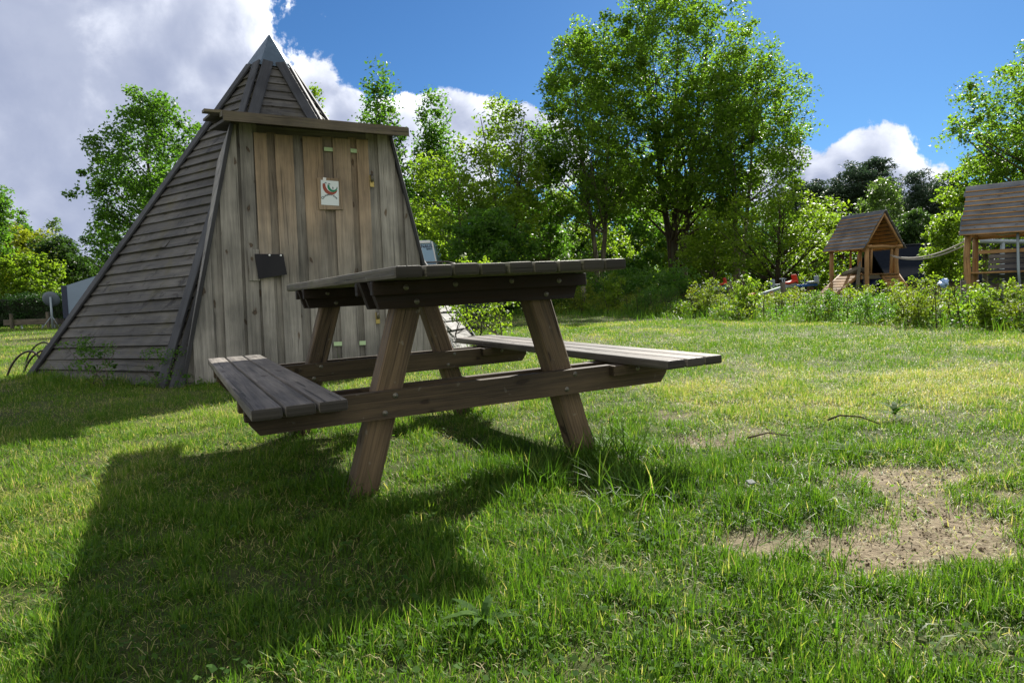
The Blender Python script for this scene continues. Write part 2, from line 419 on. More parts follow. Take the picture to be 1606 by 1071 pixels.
def add_mesh(mb, me, M, mi=0):
    mb.add([M @ v.co for v in me.vertices], [list(p.vertices) for p in me.polygons], [[(0, 0)] * len(p.vertices) for p in me.polygons], 1.0, 0, mi)
# ------------------------------------------------------------------ ground
def lines(a, b, near, fine, growth):
    out = [near]; st = fine
    x = near
    while x < b: 
        st = fine if abs(x) < 4.5 else st * growth
        x += st; out.append(x)
    x = near; st = fine; lo = []
    while x > a:
        st = fine if abs(x) < 4.5 else st * growth
        x -= st; lo.append(x)
    return np.array(lo[::-1] + out)
gx = lines(-600, 600, 0, .06, 1.07); gy = lines(-60, 900, 3.0, .06, 1.07)
X, Y = np.meshgrid(gx, gy); nx, ny = len(gx), len(gy)
Z = gz(X, Y); dm = dirtmask(X, Y); Z = Z - .012 * dm + (fbm(X, Y, .16, 5, 3) - .5) * .02
V = np.stack([X.ravel(), Y.ravel(), Z.ravel()], -1)
I = (np.arange(ny - 1)[:, None] * nx + np.arange(nx - 1)[None]).ravel()
lp = np.stack([I, I + 1, I + nx + 1, I + nx], -1).ravel()
me = bpy.data.meshes.new('lawn_ground'); setmesh(me, V, lp, np.arange(len(I)) * 4, np.full(len(I), 4))
fattr(me, 'dirt', 'POINT', dm.ravel()); fattr(me, 'dry', 'POINT', drymask(X, Y).ravel())
me.polygons.foreach_set('use_smooth', np.ones(len(I), bool))
m, t = new_mat('lawn_soil'); P = t.n('ShaderNodeTexCoord').outputs['Object']
n1 = t.noise(P, 30, 6, .7); n2 = t.noise(P, 140, 3, .6); n3 = t.noise(P, .5, 4, .6); n4 = t.noise(P, 7, 5, .65)
soil = t.mix(t.step(n1, .3, .7), (.12, .092, .055), (.29, .235, .155)); soil = t.mix(t.math('MULTIPLY', t.step(n2, .55, .66), .65), soil, (.06, .042, .028)); soil = t.mix(t.step(t.noise(P, 5, 4, .6), .4, .65, 0, .55), soil, (.11, .085, .05))
gr = t.mix(t.step(n1, .3, .7), (.022, .030, .010), (.065, .080, .022)); gr = t.mix(t.math('MULTIPLY', t.attr('dry').outputs['Fac'], .6), gr, (.19, .155, .08))
gr = t.mix(t.step(n3, .35, .7, 0, .45), gr, (.12, .15, .03))
col = t.mix(t.attr('dirt').outputs['Fac'], gr, soil)
finish(t, col, .95, .15, t.math('ADD', n1, n4), .8, .02)
tag(link('lawn_ground', me, m), kind='structure')
# ------------------------------------------------------------------ grass blades
def in_hut(x, y):
    dx = x + 2.86; dy = y - 8.63; return np.hypot(dx, dy) < 2.28
def grass(name, bands, hfun, mat, label, cat, seed, wmul=1.0, flat=0.0, lift=0.0):
    r = np.random.default_rng(seed); PX = []; PY = []
    for (y0, y1, dens_) in bands:
        A = (y1 - y0) * (1.5 * (y0 + y1) / 2 + 2.6); n = int(A * dens_)
        y = r.uniform(y0, y1, n * 2); x = r.uniform(-1, 1, n * 2) * (.75 * y1 + 1.3); k = np.abs(x) < .75 * y + 1.3
        x, y = x[k][:n], y[k][:n]; PX.append(x); PY.append(y)
    x = np.concatenate(PX); y = np.concatenate(PY)
    keep, L, tint = hfun(x, y, r); x, y, L, tint = x[keep], y[keep], L[keep], tint[keep]
    n = len(x); z = gz(x, y) - .012 * dirtmask(x, y) - .004
    th = r.uniform(0, 2 * PI, n); lean = np.abs(r.normal(0, .78, n)) + .12 + flat; lean = np.clip(lean, 0, 1.5); z = z + r.random(n) * lift
    dist = np.maximum(1, y / 4.2)
    W = (r.uniform(.0013, .0030, n) + L * .010) * dist * wmul
    dx, dy = np.cos(th), np.sin(th); face = th + PI / 2 + r.normal(0, .5, n); wx, wy = np.cos(face), np.sin(face)
    base = np.stack([x, y, z], -1); side = np.stack([wx, wy, np.zeros(n)], -1)
    m1 = np.minimum(lean * .65, 1.5); m2 = np.minimum(lean * 1.3, 1.75)
    p1 = base + np.stack([dx * np.sin(m1), dy * np.sin(m1), np.cos(m1)], -1) * (L * .5)[:, None]
    p2 = p1 + np.stack([dx * np.sin(m2), dy * np.sin(m2), np.cos(m2)], -1) * (L * .5)[:, None]
    W = W[:, None]
    V = np.stack([base - side * W * .5, base + side * W * .5, p1 - side * W * .42, p1 + side * W * .42, p2], 1).reshape(-1, 3)
    b = np.arange(n)[:, None] * 5
    lp = (b + np.array([[0, 1, 3, 2, 2, 3, 4]])).ravel()
    st = (np.arange(n)[:, None] * 7 + np.array([[0, 4]])).ravel(); tt = np.tile([4, 3], n)
    me = bpy.data.meshes.new(name); setmesh(me, V, lp, st, tt)
    fattr(me, 'tint', 'FACE', np.repeat(tint, 2)); o = link(name, me, mat)
    o['n'] = n; del o['n']
    return tag(o, label, cat, kind='stuff')
def blade_mat():
    m, t = new_mat('grass_blade'); a = t.attr('tint').outputs['Fac']
    r = t.n('ShaderNodeValToRGB', inp={'Fac': a}); cr = r.color_ramp
    cr.elements[0].position = 0; cr.elements[0].color = (.030, .070, .008, 1)
    cr.elements[1].position = 1; cr.elements[1].color = (.42, .35, .18, 1)
    for p, c in ((.3, (.065, .145, .012)), (.55, (.125, .205, .022)), (.75, (.22, .26, .06))):
        e = cr.elements.new(p); e.color = (*c, 1)
    p = t.n('ShaderNodeBsdfPrincipled', inp={'Base Color': r.outputs[0], 'Roughness': .52, 'Specular IOR Level': .2})
    tr = t.n('ShaderNodeBsdfTranslucent', inp={'Color': t.mix(1.0, r.outputs[0], (1.7, 1.8, .9), 'MULTIPLY')})
    mx = t.n('ShaderNodeMixShader', inp={0: .42, 1: p.outputs[0], 2: tr.outputs[0]})
    t.n('ShaderNodeOutputMaterial', inp={'Surface': mx.outputs[0]}); return m
GM = blade_mat()
def lawn(x, y, r):
    d = dirtmask(x, y); dry = drymask(x, y); cl = fbm(x, y, .14, 21, 3)
    dens_ = np.clip(1.02 - 1.12 * d + (cl - .5) * 1.1, .02, 1) * (.55 + .45 * sstep(cl, .3, .6))
    dens_ = np.maximum(dens_, .75 * sstep(vnoise(x, y, .085, 47), .74, .82) * (d > .1))
    keep = (r.random(len(x)) < dens_) & ~in_hut(x, y)
    L = r.uniform(.014, .046, len(x)) * (.7 + .8 * sstep(cl, .4, .7)) * (1 - .45 * d)
    L = L * np.clip(1 + (y - 12) * .02, 1, 1.4)
    u, v = tloc(x, y); tall = np.exp(-(((u - .68) / .6) ** 2 + ((v + .05) / .62) ** 2)) * sstep(fbm(x, y, .3, 33, 3), .36, .62)
    L = L + tall * r.uniform(.01, .08, len(x))
    hutd = np.hypot(x + 2.86, y - 8.63); L = L + np.exp(-((hutd - 2.5) / .22) ** 2) * r.uniform(0, .11, len(x))
    tint = np.clip(r.normal(.42, .14, len(x)) + (dry - .3) * .45 - tall * .18 + (r.random(len(x)) < .08 + .18 * dry) * .45, 0, 1)
    return keep, L, tint
grass('mown_grass', [(.7, 1.6, 46000), (1.6, 2.6, 33000), (2.6, 4.5, 17000), (4.5, 8, 6000), (8, 14, 2000), (14, 34, 300)], lawn, GM, 'short green and straw coloured lawn grass covering the ground', 'grass', 1)
def thatch(x, y, r):
    d = dirtmask(x, y); dry = drymask(x, y); keep = (r.random(len(x)) < .25 + .75 * dry - .25 * d) & ~in_hut(x, y)
    return keep, r.uniform(.015, .05, len(x)), np.clip(r.normal(.85, .14, len(x)), 0, 1)
grass('dry_straw', [(.7, 2.6, 9000), (2.6, 5, 4500), (5, 9, 1500)], thatch, GM, 'dead straw and grass clippings lying flat between the lawn blades', 'straw', 4, .7, 1.0, .02)
def tufts(x, y, r):
    u, v = tloc(x, y); a = np.exp(-(((u - .72) / .6) ** 2 + ((v + .1) / .5) ** 2))
    leg = sum(np.exp(-(((u - a_) / .14) ** 2 + ((v - b_) / .16) ** 2)) for a_, b_ in ((-.12, .47), (.86, .28), (-.05, 1.6), (.86, 1.6), (.98, .22)))
    n = fbm(x, y, .22, 44, 3); a = np.clip(a * sstep(n, .45, .66) + leg * .9, 0, 1)
    a = a + .05 * sstep(fbm(x, y, .35, 55, 2), .66, .75) * (y < 6)
    keep = (r.random(len(x)) < a * .8) & ~in_hut(x, y) & (y > 1.05)
    L = r.uniform(.07, .20, len(x)) * (.6 + .5 * np.clip(a, 0, 1)); return keep, L, np.clip(r.normal(.27, .12, len(x)) + (r.random(len(x)) < .04) * .5, 0, 1)
grass('long_grass', [(1.0, 5, 4200)], tufts, GM, 'long uncut grass growing under and around the picnic table legs', 'grass', 2, 1.1, .25)
def verge(x, y, r):
    hutd = np.hypot(x + 2.86, y - 8.63); a = np.exp(-((hutd - 2.5) / .22) ** 2) * .8
    a = np.maximum(a, np.exp(-((x - np.interp(y, [4, 6, 7.6, 8.6, 11.4, 14, 20.7, 26], [7.2, 6.3, 5.75, 5.6, 5.3, 3.9, 1.9, -1])) / .5) ** 2) * .6)
    keep = (r.random(len(x)) < a) & ~in_hut(x, y); return keep, r.uniform(.08, .28, len(x)), np.clip(r.normal(.33, .12, len(x)), 0, 1)
grass('verge_grass', [(6, 26, 260)], verge, GM, 'tall rough grass along the hut walls and the edge of the shrubs', 'grass', 3, .8)
# broad leaved weeds in the lawn
def flat_leaves(name, C3, size, tint, mat, elev=.5, asp=.7, seed=0, normal_up=.6, rnd=None):
    """leaf quads at centres C3"""
    r = np.random.default_rng(seed); n = len(C3)
    th = r.uniform(0, 2 * PI, n); ph = r.normal(0, elev, n)
    d = np.stack([np.cos(th) * np.cos(ph), np.sin(th) * np.cos(ph), np.sin(ph)], -1)
    up = np.stack([r.normal(0, 1, n), r.normal(0, 1, n), np.abs(r.normal(0, 1, n)) + normal_up * 2], -1)
    s_ = np.cross(d, up); s_ /= np.linalg.norm(s_, axis=1)[:, None] + 1e-9
    L = (size * r.uniform(.6, 1.35, n))[:, None]; W = L * asp
    nn = np.cross(s_, d)
    V = np.stack([C3 - d * L * .5, C3 + s_ * W * .5 - d * L * .05 + nn * L * .1, C3 + d * L * .5, C3 - s_ * W * .5 - d * L * .05 + nn * L * .1], 1).reshape(-1, 3)
    me = bpy.data.meshes.new(name); setmesh(me, V, np.arange(4 * n), np.arange(n) * 4, np.full(n, 4))
    fattr(me, 'tint', 'FACE', tint); return me
r = np.random.default_rng(9)
n = 26000; y = r.uniform(.9, 6.5, n); x = r.uniform(-1, 1, n) * (.75 * y + 1.2); k = (fbm(x, y, .3, 66, 3) > .52) & (r.random(n) > dirtmask(x, y) * .9) & ~in_hut(x, y)
x, y = x[k], y[k]
me = flat_leaves('clover', np.stack([x, y, gz(x, y) + r.uniform(.008, .035, len(x))], -1), .014, r.random(len(x)), None, .3, .9, 3, 1.2)
tag(link('clover_leaves', me, L_WEED), 'small round clover leaves low in the lawn', 'clover', kind='stuff')
r = np.random.default_rng(19); y = r.uniform(1.2, 4.5, 30000); x = r.uniform(-1.5, 3.5, 30000); k = (dirtmask(x, y) > .35); x, y = x[k][:5200], y[k][:5200]; n = len(x)
sz = r.uniform(.0012, .0042, n) * np.where(r.random(n) < .04, 2.2, 1); c = np.stack([x, y, gz(x, y) - .010 + sz * .4], -1)
dirs = np.array([[1, 0, 0], [-1, 0, 0], [0, 1, 0], [0, -1, 0], [0, 0, 1], [0, 0, -1]], float); V = c[:, None, :] + dirs[None] * sz[:, None, None] * r.uniform(.6, 1.3, (n, 6, 1))
fc = np.array([[0, 2, 4], [2, 1, 4], [1, 3, 4], [3, 0, 4], [2, 0, 5], [1, 2, 5], [3, 1, 5], [0, 3, 5]]); lp = (np.arange(n)[:, None, None] * 6 + fc[None]).ravel()
me = bpy.data.meshes.new('pebbles'); setmesh(me, V.reshape(-1, 3), lp, np.arange(n * 8) * 3, np.full(n * 8, 3)); tag(link('soil_crumbs', me, plain('soil_crumb', (.22, .17, .11), .9, .2, 0, .7, 25)), 'small stones and soil crumbs on the bare patches', 'soil', kind='stuff')
# ------------------------------------------------------------------ weeds as plants
def weed(px, py_d, size, label, mat=L_WEED, n=16, seed=0, tall=0.0):
    x, y = px, py_d; r = random.Random(seed); mb = MB(); z0 = gzf(x, y)
    for i in range(n):
        a = 2 * PI * i / n + r.uniform(-.3, .3); L = size * r.uniform(.6, 1.1); w_ = L * .2; el = r.uniform(.25, 1.0)
        d = Vector((math.cos(a), math.sin(a), 0)); sdir = Vector((-d.y, d.x, 0)); zz = tall * r.random()
        pts = []
        for k in range(5):
            q = k / 4; p = d * (L * q * math.cos(el * (1 - q * .6))) + Vector((0, 0, L * q * math.sin(el) * (1 - .55 * q) + zz))
            wd = w_ * (math.sin(PI * min(1, q * .9 + .08)) ** .7); pts += [p - sdir * wd * .5 + Vector((0, 0, wd * .15)), p + sdir * wd * .5 + Vector((0, 0, wd * .15))]
        fs = [[2 * k, 2 * k + 1, 2 * k + 3, 2 * k + 2] for k in range(4)]
        mb.add(pts, fs, [[(0, 0)] * 4] * 4, r.random())
    o = mb.build('weed_plant', mat); o.location = (x, y, z0); return tag(o, label, 'weed', 'broad leaved weeds in the lawn')
weed(-.075, 1.32, .085, 'leafy weed rosette at the bottom of the picture below the table', L_WEED, 16, 1, .03)
weed(1.28, 2.55, .10, 'dark broad leaved weed at the top edge of the bare soil', L_WEED, 18, 2)
weed(2.05, 2.15, .12, 'long leaved weed right of the bare soil patch', L_WEED, 14, 3)
weed(1.75, 3.1, .10, 'bushy grass coloured weed on the right of the lawn', L_WEED, 20, 4, .05)
weed(.35, 1.75, .07, 'small weed in the sunny grass in front of the right table leg', L_WEED, 12, 6)
# debris
def twig(pts, rad, label, mat=MTWIG, name='twig', cat='twig'):
    mb = MB(); n = len(pts); mb.tube(pts, [rad * (1 - .5 * i / (n - 1)) for i in range(n)], 6); return tag(mb.build(name, mat), label, cat)
twig([(1.36, 2.93, .09), (1.42, 2.95, .105), (1.5, 2.93, .10), (1.56, 2.88, .075)], .005, 'dark bent twig lying on the grass beyond the bare soil')
twig([(.96, 2.78, .055), (1.05, 2.80, .07), (1.13, 2.77, .06)], .004, 'short brown stick in the dry grass left of the bent twig')
mb = MB(); mb.box((.03, .02, .006), Rz(.5) @ Rx(.5), .002); o = mb.build('leaf_scrap', MSTONE); o.location = (.74, 2.12, .06); tag(o, 'pale grey scrap lying in the grass right of the table shadow', 'scrap')
# ------------------------------------------------------------------ picnic table
tb = thing('picnic_table', 'weathered wooden picnic table with two attached benches on the lawn', 'picnic table', (TBX, TBY, 0))
tb.rotation_euler = (Matrix.Rotation(TYAW, 3, 'Z') @ Matrix.Rotation(-.0234, 3, 'Y')).to_euler()
Wt, Lt, Ht, Hb, BU, WB, LB, TH, TBK = .8442, 2.0213, .7672, .3912, .1572, .2734, 2.0377, .038, .034
mb = MB(); pw = Wt / 9
for i in range(9):
    mb.box((pw - .007, Lt + random.uniform(-.006, .006), TH), T((i + .5) * pw, Lt / 2 + random.uniform(-.003, .003), Ht - TH / 2 + random.uniform(-.0015, .0015)), .010, seg=2, tint=random.uniform(.75, 1.2), endk=.22)
mb.build('tabletop', MW['tabletop'], tb)
for x0 in (-BU - WB, Wt + BU):
    mb = MB()
    for i in range(3): mb.box((WB / 3 - .008, LB + random.uniform(-.008, .008), TBK), T(x0 + (i + .5) * WB / 3, LB / 2, Hb - TBK / 2), .009, seg=2, tint=random.uniform(.8, 1.15), endk=.25)
    mb.build('bench_seat', MW['seat'], tb)
zs = Hb - TBK - .001
def bolt(y, x, z, par=tb):
    mb = MB(); Mb = T(x, y, z) @ Rx(PI / 2)
    mb.lathe([(.0, .004), (.004, .0038), (.0055, .002), (.006, .001), (.0095, .001), (.0100, .0), (.010, -.002)], Mb, 12)
    return mb.build('bolt', MBOLT, par)
for (yf, far) in ((.300, 0), (1.545, 1)):
    # frame: front beam, legs between, rear beam
    for (ya, yb_, fr) in ((yf, yf + .036, 1), (yf + .128, yf + .164, 0)):
        mb = MB(); mb.prism([(-.375, .262), (1.215, .262), (1.245, .30), (1.245, zs), (-.405, zs), (-.405, .30)], ya, yb_, axis=0, tint=.95 if fr else .8)
        b = mb.build('seat_beam', MW['beam'], tb)
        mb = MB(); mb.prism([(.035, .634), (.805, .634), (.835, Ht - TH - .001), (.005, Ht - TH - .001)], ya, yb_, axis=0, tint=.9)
        b2 = mb.build('top_beam', MW['under'], tb)
    for (ya, sgn) in ((yf - .035, 1), (yf + .165, -1)):
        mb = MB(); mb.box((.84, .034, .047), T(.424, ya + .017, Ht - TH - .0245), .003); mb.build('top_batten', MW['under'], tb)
        for xa in (-.40, .955):
            mb = MB(); mb.box((.30, .034, .042), T(xa + .15 - (.02 if xa < 0 else 0), ya + .017, zs - .0215), .003); mb.build('seat_batten', MW['beam'], tb)
    for (xb, xt) in ((-.05, .148), (.862, .680)):
        h0, h1 = -.14, .72; sx = (xt - xb) / .63
        x0, x1 = xb + sx * h0, xb + sx * h1; L = math.hypot(x1 - x0, h1 - h0)
        mb = MB(); Mx = T((x0 + x1) / 2, yf + .082, (h0 + h1) / 2) @ Ry(math.atan2(x1 - x0, h1 - h0))
        mb.box((.092, .090, L), Mx, .006, tint=random.uniform(.9, 1.15)); leg = mb.build('leg', MW['table'], tb)
        xm = xb + sx * .31
        for (dx, dz) in ((-.018, -.028), (.022, .028)): bolt(yf - .001, xm + dx, .31 + dz)
        bolt(yf - .001, xb + sx * .658 + .01, .655)
    for xx in (.12, .3, .52, .72): bolt(yf - .036, xx, Ht - TH - .022 - .004 * math.sin(xx * 20))
    bolt(yf - .036, 1.07, zs - .02); bolt(yf - .036, -.2, zs - .02)
# ------------------------------------------------------------------ pyramid hut
HX, HY, HYAW, HB, HH, HD, HE, CF = -2.8602, 8.6282, .4739, 2.6295, 3.9264, 2.351, 2.2274, .3926
HA = HB * math.sqrt(3) / 2; WT_, WBT = .7231, 1.2241
hut = thing('pyramid_hut', 'six sided wooden pyramid hut with zinc tip and vertical plank front', 'hut', (HX, HY, 0))
hut.rotation_euler = (Matrix.Rotation(HYAW, 3, 'Z') @ Matrix.Rotation(.0026, 3, 'Y') @ Matrix.Rotation(-.0298, 3, 'X')).to_euler()
def hw(z): return WBT + (WT_ - WBT) * z / HE
ZS = HH * (1 - HD / HA)
row = .112; nrow = int((HH - CF + .02) / row) + 1
front_right = None
for fi in range(6):
    ang = -PI / 2 + fi * PI / 3            # outward normal, 0 = front
    nrm = Vector((math.cos(ang), math.sin(ang), 0)); tdir = Vector((-math.sin(ang), math.cos(ang), 0))
    if fi == 0: tdir = Vector((1, 0, 0))
    mb = MB()
    def pt(u, z, off):                       # on the face plane
        k = 1 - z / HH; n3 = Vector((nrm.x * HH, nrm.y * HH, HA)).normalized()
        return nrm * (HA * k) + tdir * u + Vector((0, 0, z)) + n3 * off
    for j in range(-1, nrow):
        za, zb = j * row, (j + 1) * row + .02
        zb = min(zb, HH - CF + .03)
        if zb <= za + .01: continue
        wa = HA * (1 - za / HH) * math.tan(PI / 6); wb_ = HA * (1 - zb / HH) * math.tan(PI / 6)
        segs = [(-1, 1)]
        if fi == 0:
            if 1.3 < za and zb < 2.40: continue
            if za > 2.2 and not front_right: mb.build('siding', MW['siding'], hut); mb = MB(); front_right = True
        parts = []
        if True:
            # boards butt at random joints
            cuts = [-1] + sorted([random.uniform(-.7, .7)] if wa > .8 and random.random() < .7 else []) + [1]
            for c0, c1 in zip(cuts, cuts[1:]):
                e = .0012
                parts.append(((wa * c0 + e, wb_ * c0 + e), (wa * c1 - e, wb_ * c1 - e)))
        for (l, r_) in parts:
            if r_[0] - l[0] < .01: continue
            ob, ot = .034 + random.uniform(-.006, .009), .010; dz = random.uniform(-.009, .007)
            P0, P1 = pt(l[0], za + dz, ob), pt(r_[0], za + dz + random.uniform(-.004, .004), ob); P2, P3 = pt(r_[1], zb, ot), pt(l[1], zb, ot)
            Q0, Q1 = pt(l[0], za + dz, ob - .022), pt(r_[0], za + dz, ob - .022); Q2, Q3 = pt(r_[1], zb, ot - .022), pt(l[1], zb, ot - .022)
            ou, ov = random.uniform(0, 40), random.uniform(0, 40)
            u = lambda a, v_: (a + ou, v_ + ov)
            fs = [[0, 1, 2, 3], [4, 5, 1, 0], [7, 6, 5, 4], [0, 3, 7, 4], [1, 5, 6, 2]]
            uvs = [[u(l[0], 0), u(r_[0], 0), u(r_[1], .15), u(l[1], .15)], [u(l[0], -.02), u(r_[0], -.02), u(r_[0], 0), u(l[0], 0)], [u(l[0], 0)] * 4, [u(l[0], 0)] * 4, [u(l[0], 0)] * 4]
            if fi != 0: fs = [list(f) for f in fs]
            mb.add([P0, P1, P2, P3, Q0, Q1, Q2, Q3], fs, uvs, random.uniform(.86, 1.1))
    mb.build('siding', MW['siding'], hut)
# hip planks
for vi in range(6):
    a = -PI / 2 - PI / 6 + vi * PI / 3; mbp = MB()
    base = Vector((math.cos(a), math.sin(a), 0)) * HB; apex = Vector((0, 0, HH)); d = (apex - base).normalized()
    for sg in (-1, 1):
        fa = a + sg * PI / 6; n3 = Vector((math.cos(fa) * HH, math.sin(fa) * HH, HA)).normalized()
        sdir = n3.cross(d).normalized(); inward = sdir if sdir.dot(Vector((-math.sin(a), math.cos(a), 0)) * sg) > 0 else -sdir
        L = (apex - base).length - CF * 1.12; z0 = -.25
        c = base + d * (L / 2 + z0 / 2) + inward * .056 + n3 * .050
        Mx = Matrix((d, inward, n3)).transposed().to_4x4(); Mx.translation = c
        mbp.box((L - z0, .118, .026), Mx, .004, tint=random.uniform(.85, 1.1))
    mbp.build('hip_plank', MW['hip'], hut)
# zinc tip
mb = MB(); R0 = CF / HH * HB + .075; vs = []; fs = []
ring = [(R0, HH - CF - .02), (R0 * .5, HH - CF / 2 + .03), (.012, HH + .06)]
for (r_, z) in ring:
    for k in range(6): a = -PI / 2 - PI / 6 + k * PI / 3; vs.append(Vector((r_ * math.cos(a), r_ * math.sin(a), z)))
for i in range(2):
    for k in range(6): k2 = (k + 1) % 6; fs.append([i * 6 + k, i * 6 + k2, (i + 1) * 6 + k2, (i + 1) * 6 + k])
fs.append([12 + k for k in range(6)])
mb.add(vs, fs, [[(0, 0)] * len(f) for f in fs]); mb.build('zinc_tip', MZ, hut)
# facade planks, clipped to the slanted sides
def clip(poly, a, b, c):                    # keep a*x+b*z<=c
    out = []
    for i in range(len(poly)):
        p, q = poly[i], poly[(i + 1) % len(poly)]; fp = a * p[0] + b * p[1] - c; fq = a * q[0] + b * q[1] - c
        if fp <= 0: out.append(p)
        if (fp < 0 < fq) or (fq < 0 < fp): s_ = fp / (fp - fq); out.append((p[0] + (q[0] - p[0]) * s_, p[1] + (q[1] - p[1]) * s_))
    return out
sl_ = (WBT - WT_) / HE
def facpoly(x0, x1, z0, z1, lean=.012):
    p = [(x0 - lean, z0), (x1 - lean, z0), (x1 + lean * 0, z1), (x0 + lean * 0, z1)]
    p = clip(p, 1, sl_, WBT); p = clip(p, -1, sl_, WBT); return p
wall = MB(); door = MB()
def topz(x): return 2.225
left = [(-.60, -.52, 0), (-1.26, -1.11, 0), (-1.125, -.955, 1), (-.965, -.845, 0), (-.86, -.70, 1), (-.71, -.655, 0), (-.672, -.56, 1)]
for (a, b, up) in left:
    p = facpoly(a, b, -.1, topz(0), .03)
    if len(p) > 2: wall.prism(p, -HD - .004 - .027 * up, -HD + .018 - .027 * up, tint=random.uniform(.85, 1.12))
right = [(.49, .615, 0), (.60, .765, 1), (.75, .85, 0), (.84, .98, 1), (.97, 1.10, 0), (1.09, 1.23, 1)]
for (a, b, up) in right:
    p = facpoly(a, b, -.1, topz(0), .0)
    if len(p) > 2: wall.prism(p, -HD - .003 - .027 * up, -HD + .018 - .027 * up, tint=random.uniform(.8, 1.15))
wall.prism([(-.57, 2.08), (.51, 2.10), (.51, 2.22), (-.57, 2.22)], -HD + .002, -HD + .018, axis=0, tint=.6)
wall.build('front_wall', MW['facade'], hut)
dp = [(-.556, -.445, 1, 1.15, .9), (-.455, -.36, 0, .8, .55), (-.375, -.215, 1, 1.0, .9), (-.228, -.11, 0, .7, .1), (-.124, .056, 1, 1.0, 1.0), (.045, .165, 0, .75, .5), (.154, .32, 1, .95, .8), (.308, .392, 0, .8, .8), (.383, .497, 1, .95, .95)]
for (a, b, up, tn_, wm) in dp:
    ztop = 2.148 + .012 * a + random.uniform(-.008, .008) + (.02 if not up else 0)
    door.prism([(a - .006, .02), (b - .006, .02), (b + .003, ztop), (a + .003, ztop)], -HD - .010 - .027 * up, -HD + .010 - .027 * up, tint=tn_ * random.uniform(.95, 1.05), warm=wm)
dr = door.build('door', MW['facade'], hut)
for (x, z, zz) in ((.520, 1.77, 0), (.512, .43, 0)):
    mb = MB(); mb.box((.042, .006, .115), T(x, -HD - .042, z - .012), .002); lt = mb.build('latch', MBRASS, dr)
    mb = MB(); mb.tube([(x, -HD - .056, z - .02), (x, -HD - .056, z + .05)], .015, 12); mb.tube([(x, -HD - .045, z + .02), (x, -HD - .08, z + .02)], .005, 8)
    # third level would be too deep: bolt is joined to the latch's sibling
    mb.build('slide_bolt', MBOLT, dr)
for (xa, xb, za, zb) in ((.072, .154, 2.02, 2.055), (.324, .386, 2.022, 2.06), (.07, .148, .166, .205), (.318, .380, .160, .20)):
    mb = MB(); mb.box((xb - xa, .003, zb - za), T((xa + xb) / 2, -HD - .040, (za + zb) / 2) @ Ry(.02), .0008); mb.build('sticker', MSTK, dr)
# poster: wooden backing, white sheet, peppers, arched name
mb = MB(); mb.box((.225, .012, .30), T(.105, -HD - .046, 1.615) @ Ry(-.03), .002, tint=.9, warm=1); bp = mb.build('poster_board', MW['facade'], dr)
Mp = T(.103, -HD - .0545, 1.622) @ Ry(.03) @ Matrix.Scale(.87, 4)
mb = MB(); mb.box((.192, .003, .268), Mp, .0008); mb.build('poster', MPOST, bp)
mb = MB(); mb.box((.035, .002, .03), Mp @ T(-.055, -.001, .148) @ Ry(.1), .0005); mb.build('poster_tab', MWHITE, bp)
def arc(mb, pts, mi):
    P_ = [(Mp @ Vector((x, -.0035, z))) for x, z, w_ in pts]; vs = []
    for i, (x, z, w_) in enumerate(pts):
        x0, z0, _ = pts[max(i - 1, 0)]; x1, z1, _ = pts[min(i + 1, len(pts) - 1)]; dx, dz = x1 - x0, z1 - z0; l = math.hypot(dx, dz)
        vs += [Mp @ Vector((x - dz / l * w_, -.0030 - mi * .0008, z + dx / l * w_)), Mp @ Vector((x + dz / l * w_, -.0030 - mi * .0008, z - dx / l * w_))]
    fs = [[2 * i, 2 * i + 1, 2 * i + 3, 2 * i + 2] for i in range(len(pts) - 1)]
    mb.add(vs, fs, [[(0, 0)] * 4] * len(fs), 1, 0, mi)
def curve(cx, cz, rx, rz, a0, a1, w0, n=16):
    out = []
    for i in range(n + 1):
        q = i / n; a = math.radians(a0 + (a1 - a0) * q); out.append((cx + rx * math.cos(a), cz + rz * math.sin(a), w0 * max(.12, math.sin(PI * min(1, .22 + q * .78)) ** .7)))
    return out
mb = MB(); arc(mb, curve(.015, .085, .078, .090, 172, 325, .019), 0); arc(mb, curve(.033, .075, .048, .052, 165, 352, .013), 1)
arc(mb, [(.031, .070, .001), (.032, .062, .005), (.033, .052, .005), (.033, .042, .001)], 2); arc(mb, [(.079, .072, .002), (.076, .06, .004), (.077, .052, .002)], 2)
arc(mb, [(-.062, .098, .001), (-.045, .108, .004), (-.03, .10, .001)], 2); arc(mb, [(-.02, .097, .001), (-.01, .10, .004), (.008, .093, .001)], 2)
word = 'Oudemirdum'
for i, ch in enumerate(word):
    a = math.radians(146 - i * 11.6); R_ = .088; me = text_mesh(ch, .038 if i == 0 else .030, .0004)
    add_mesh(mb, me, Mp @ T(.0 + R_ * math.cos(a) * .95, -.0038, -.115 + R_ * math.sin(a)) @ Ry(-(a - PI / 2)) @ Rx(PI / 2), 2)
mb.build('poster_print', [MRED, MGRN, MINK], bp)
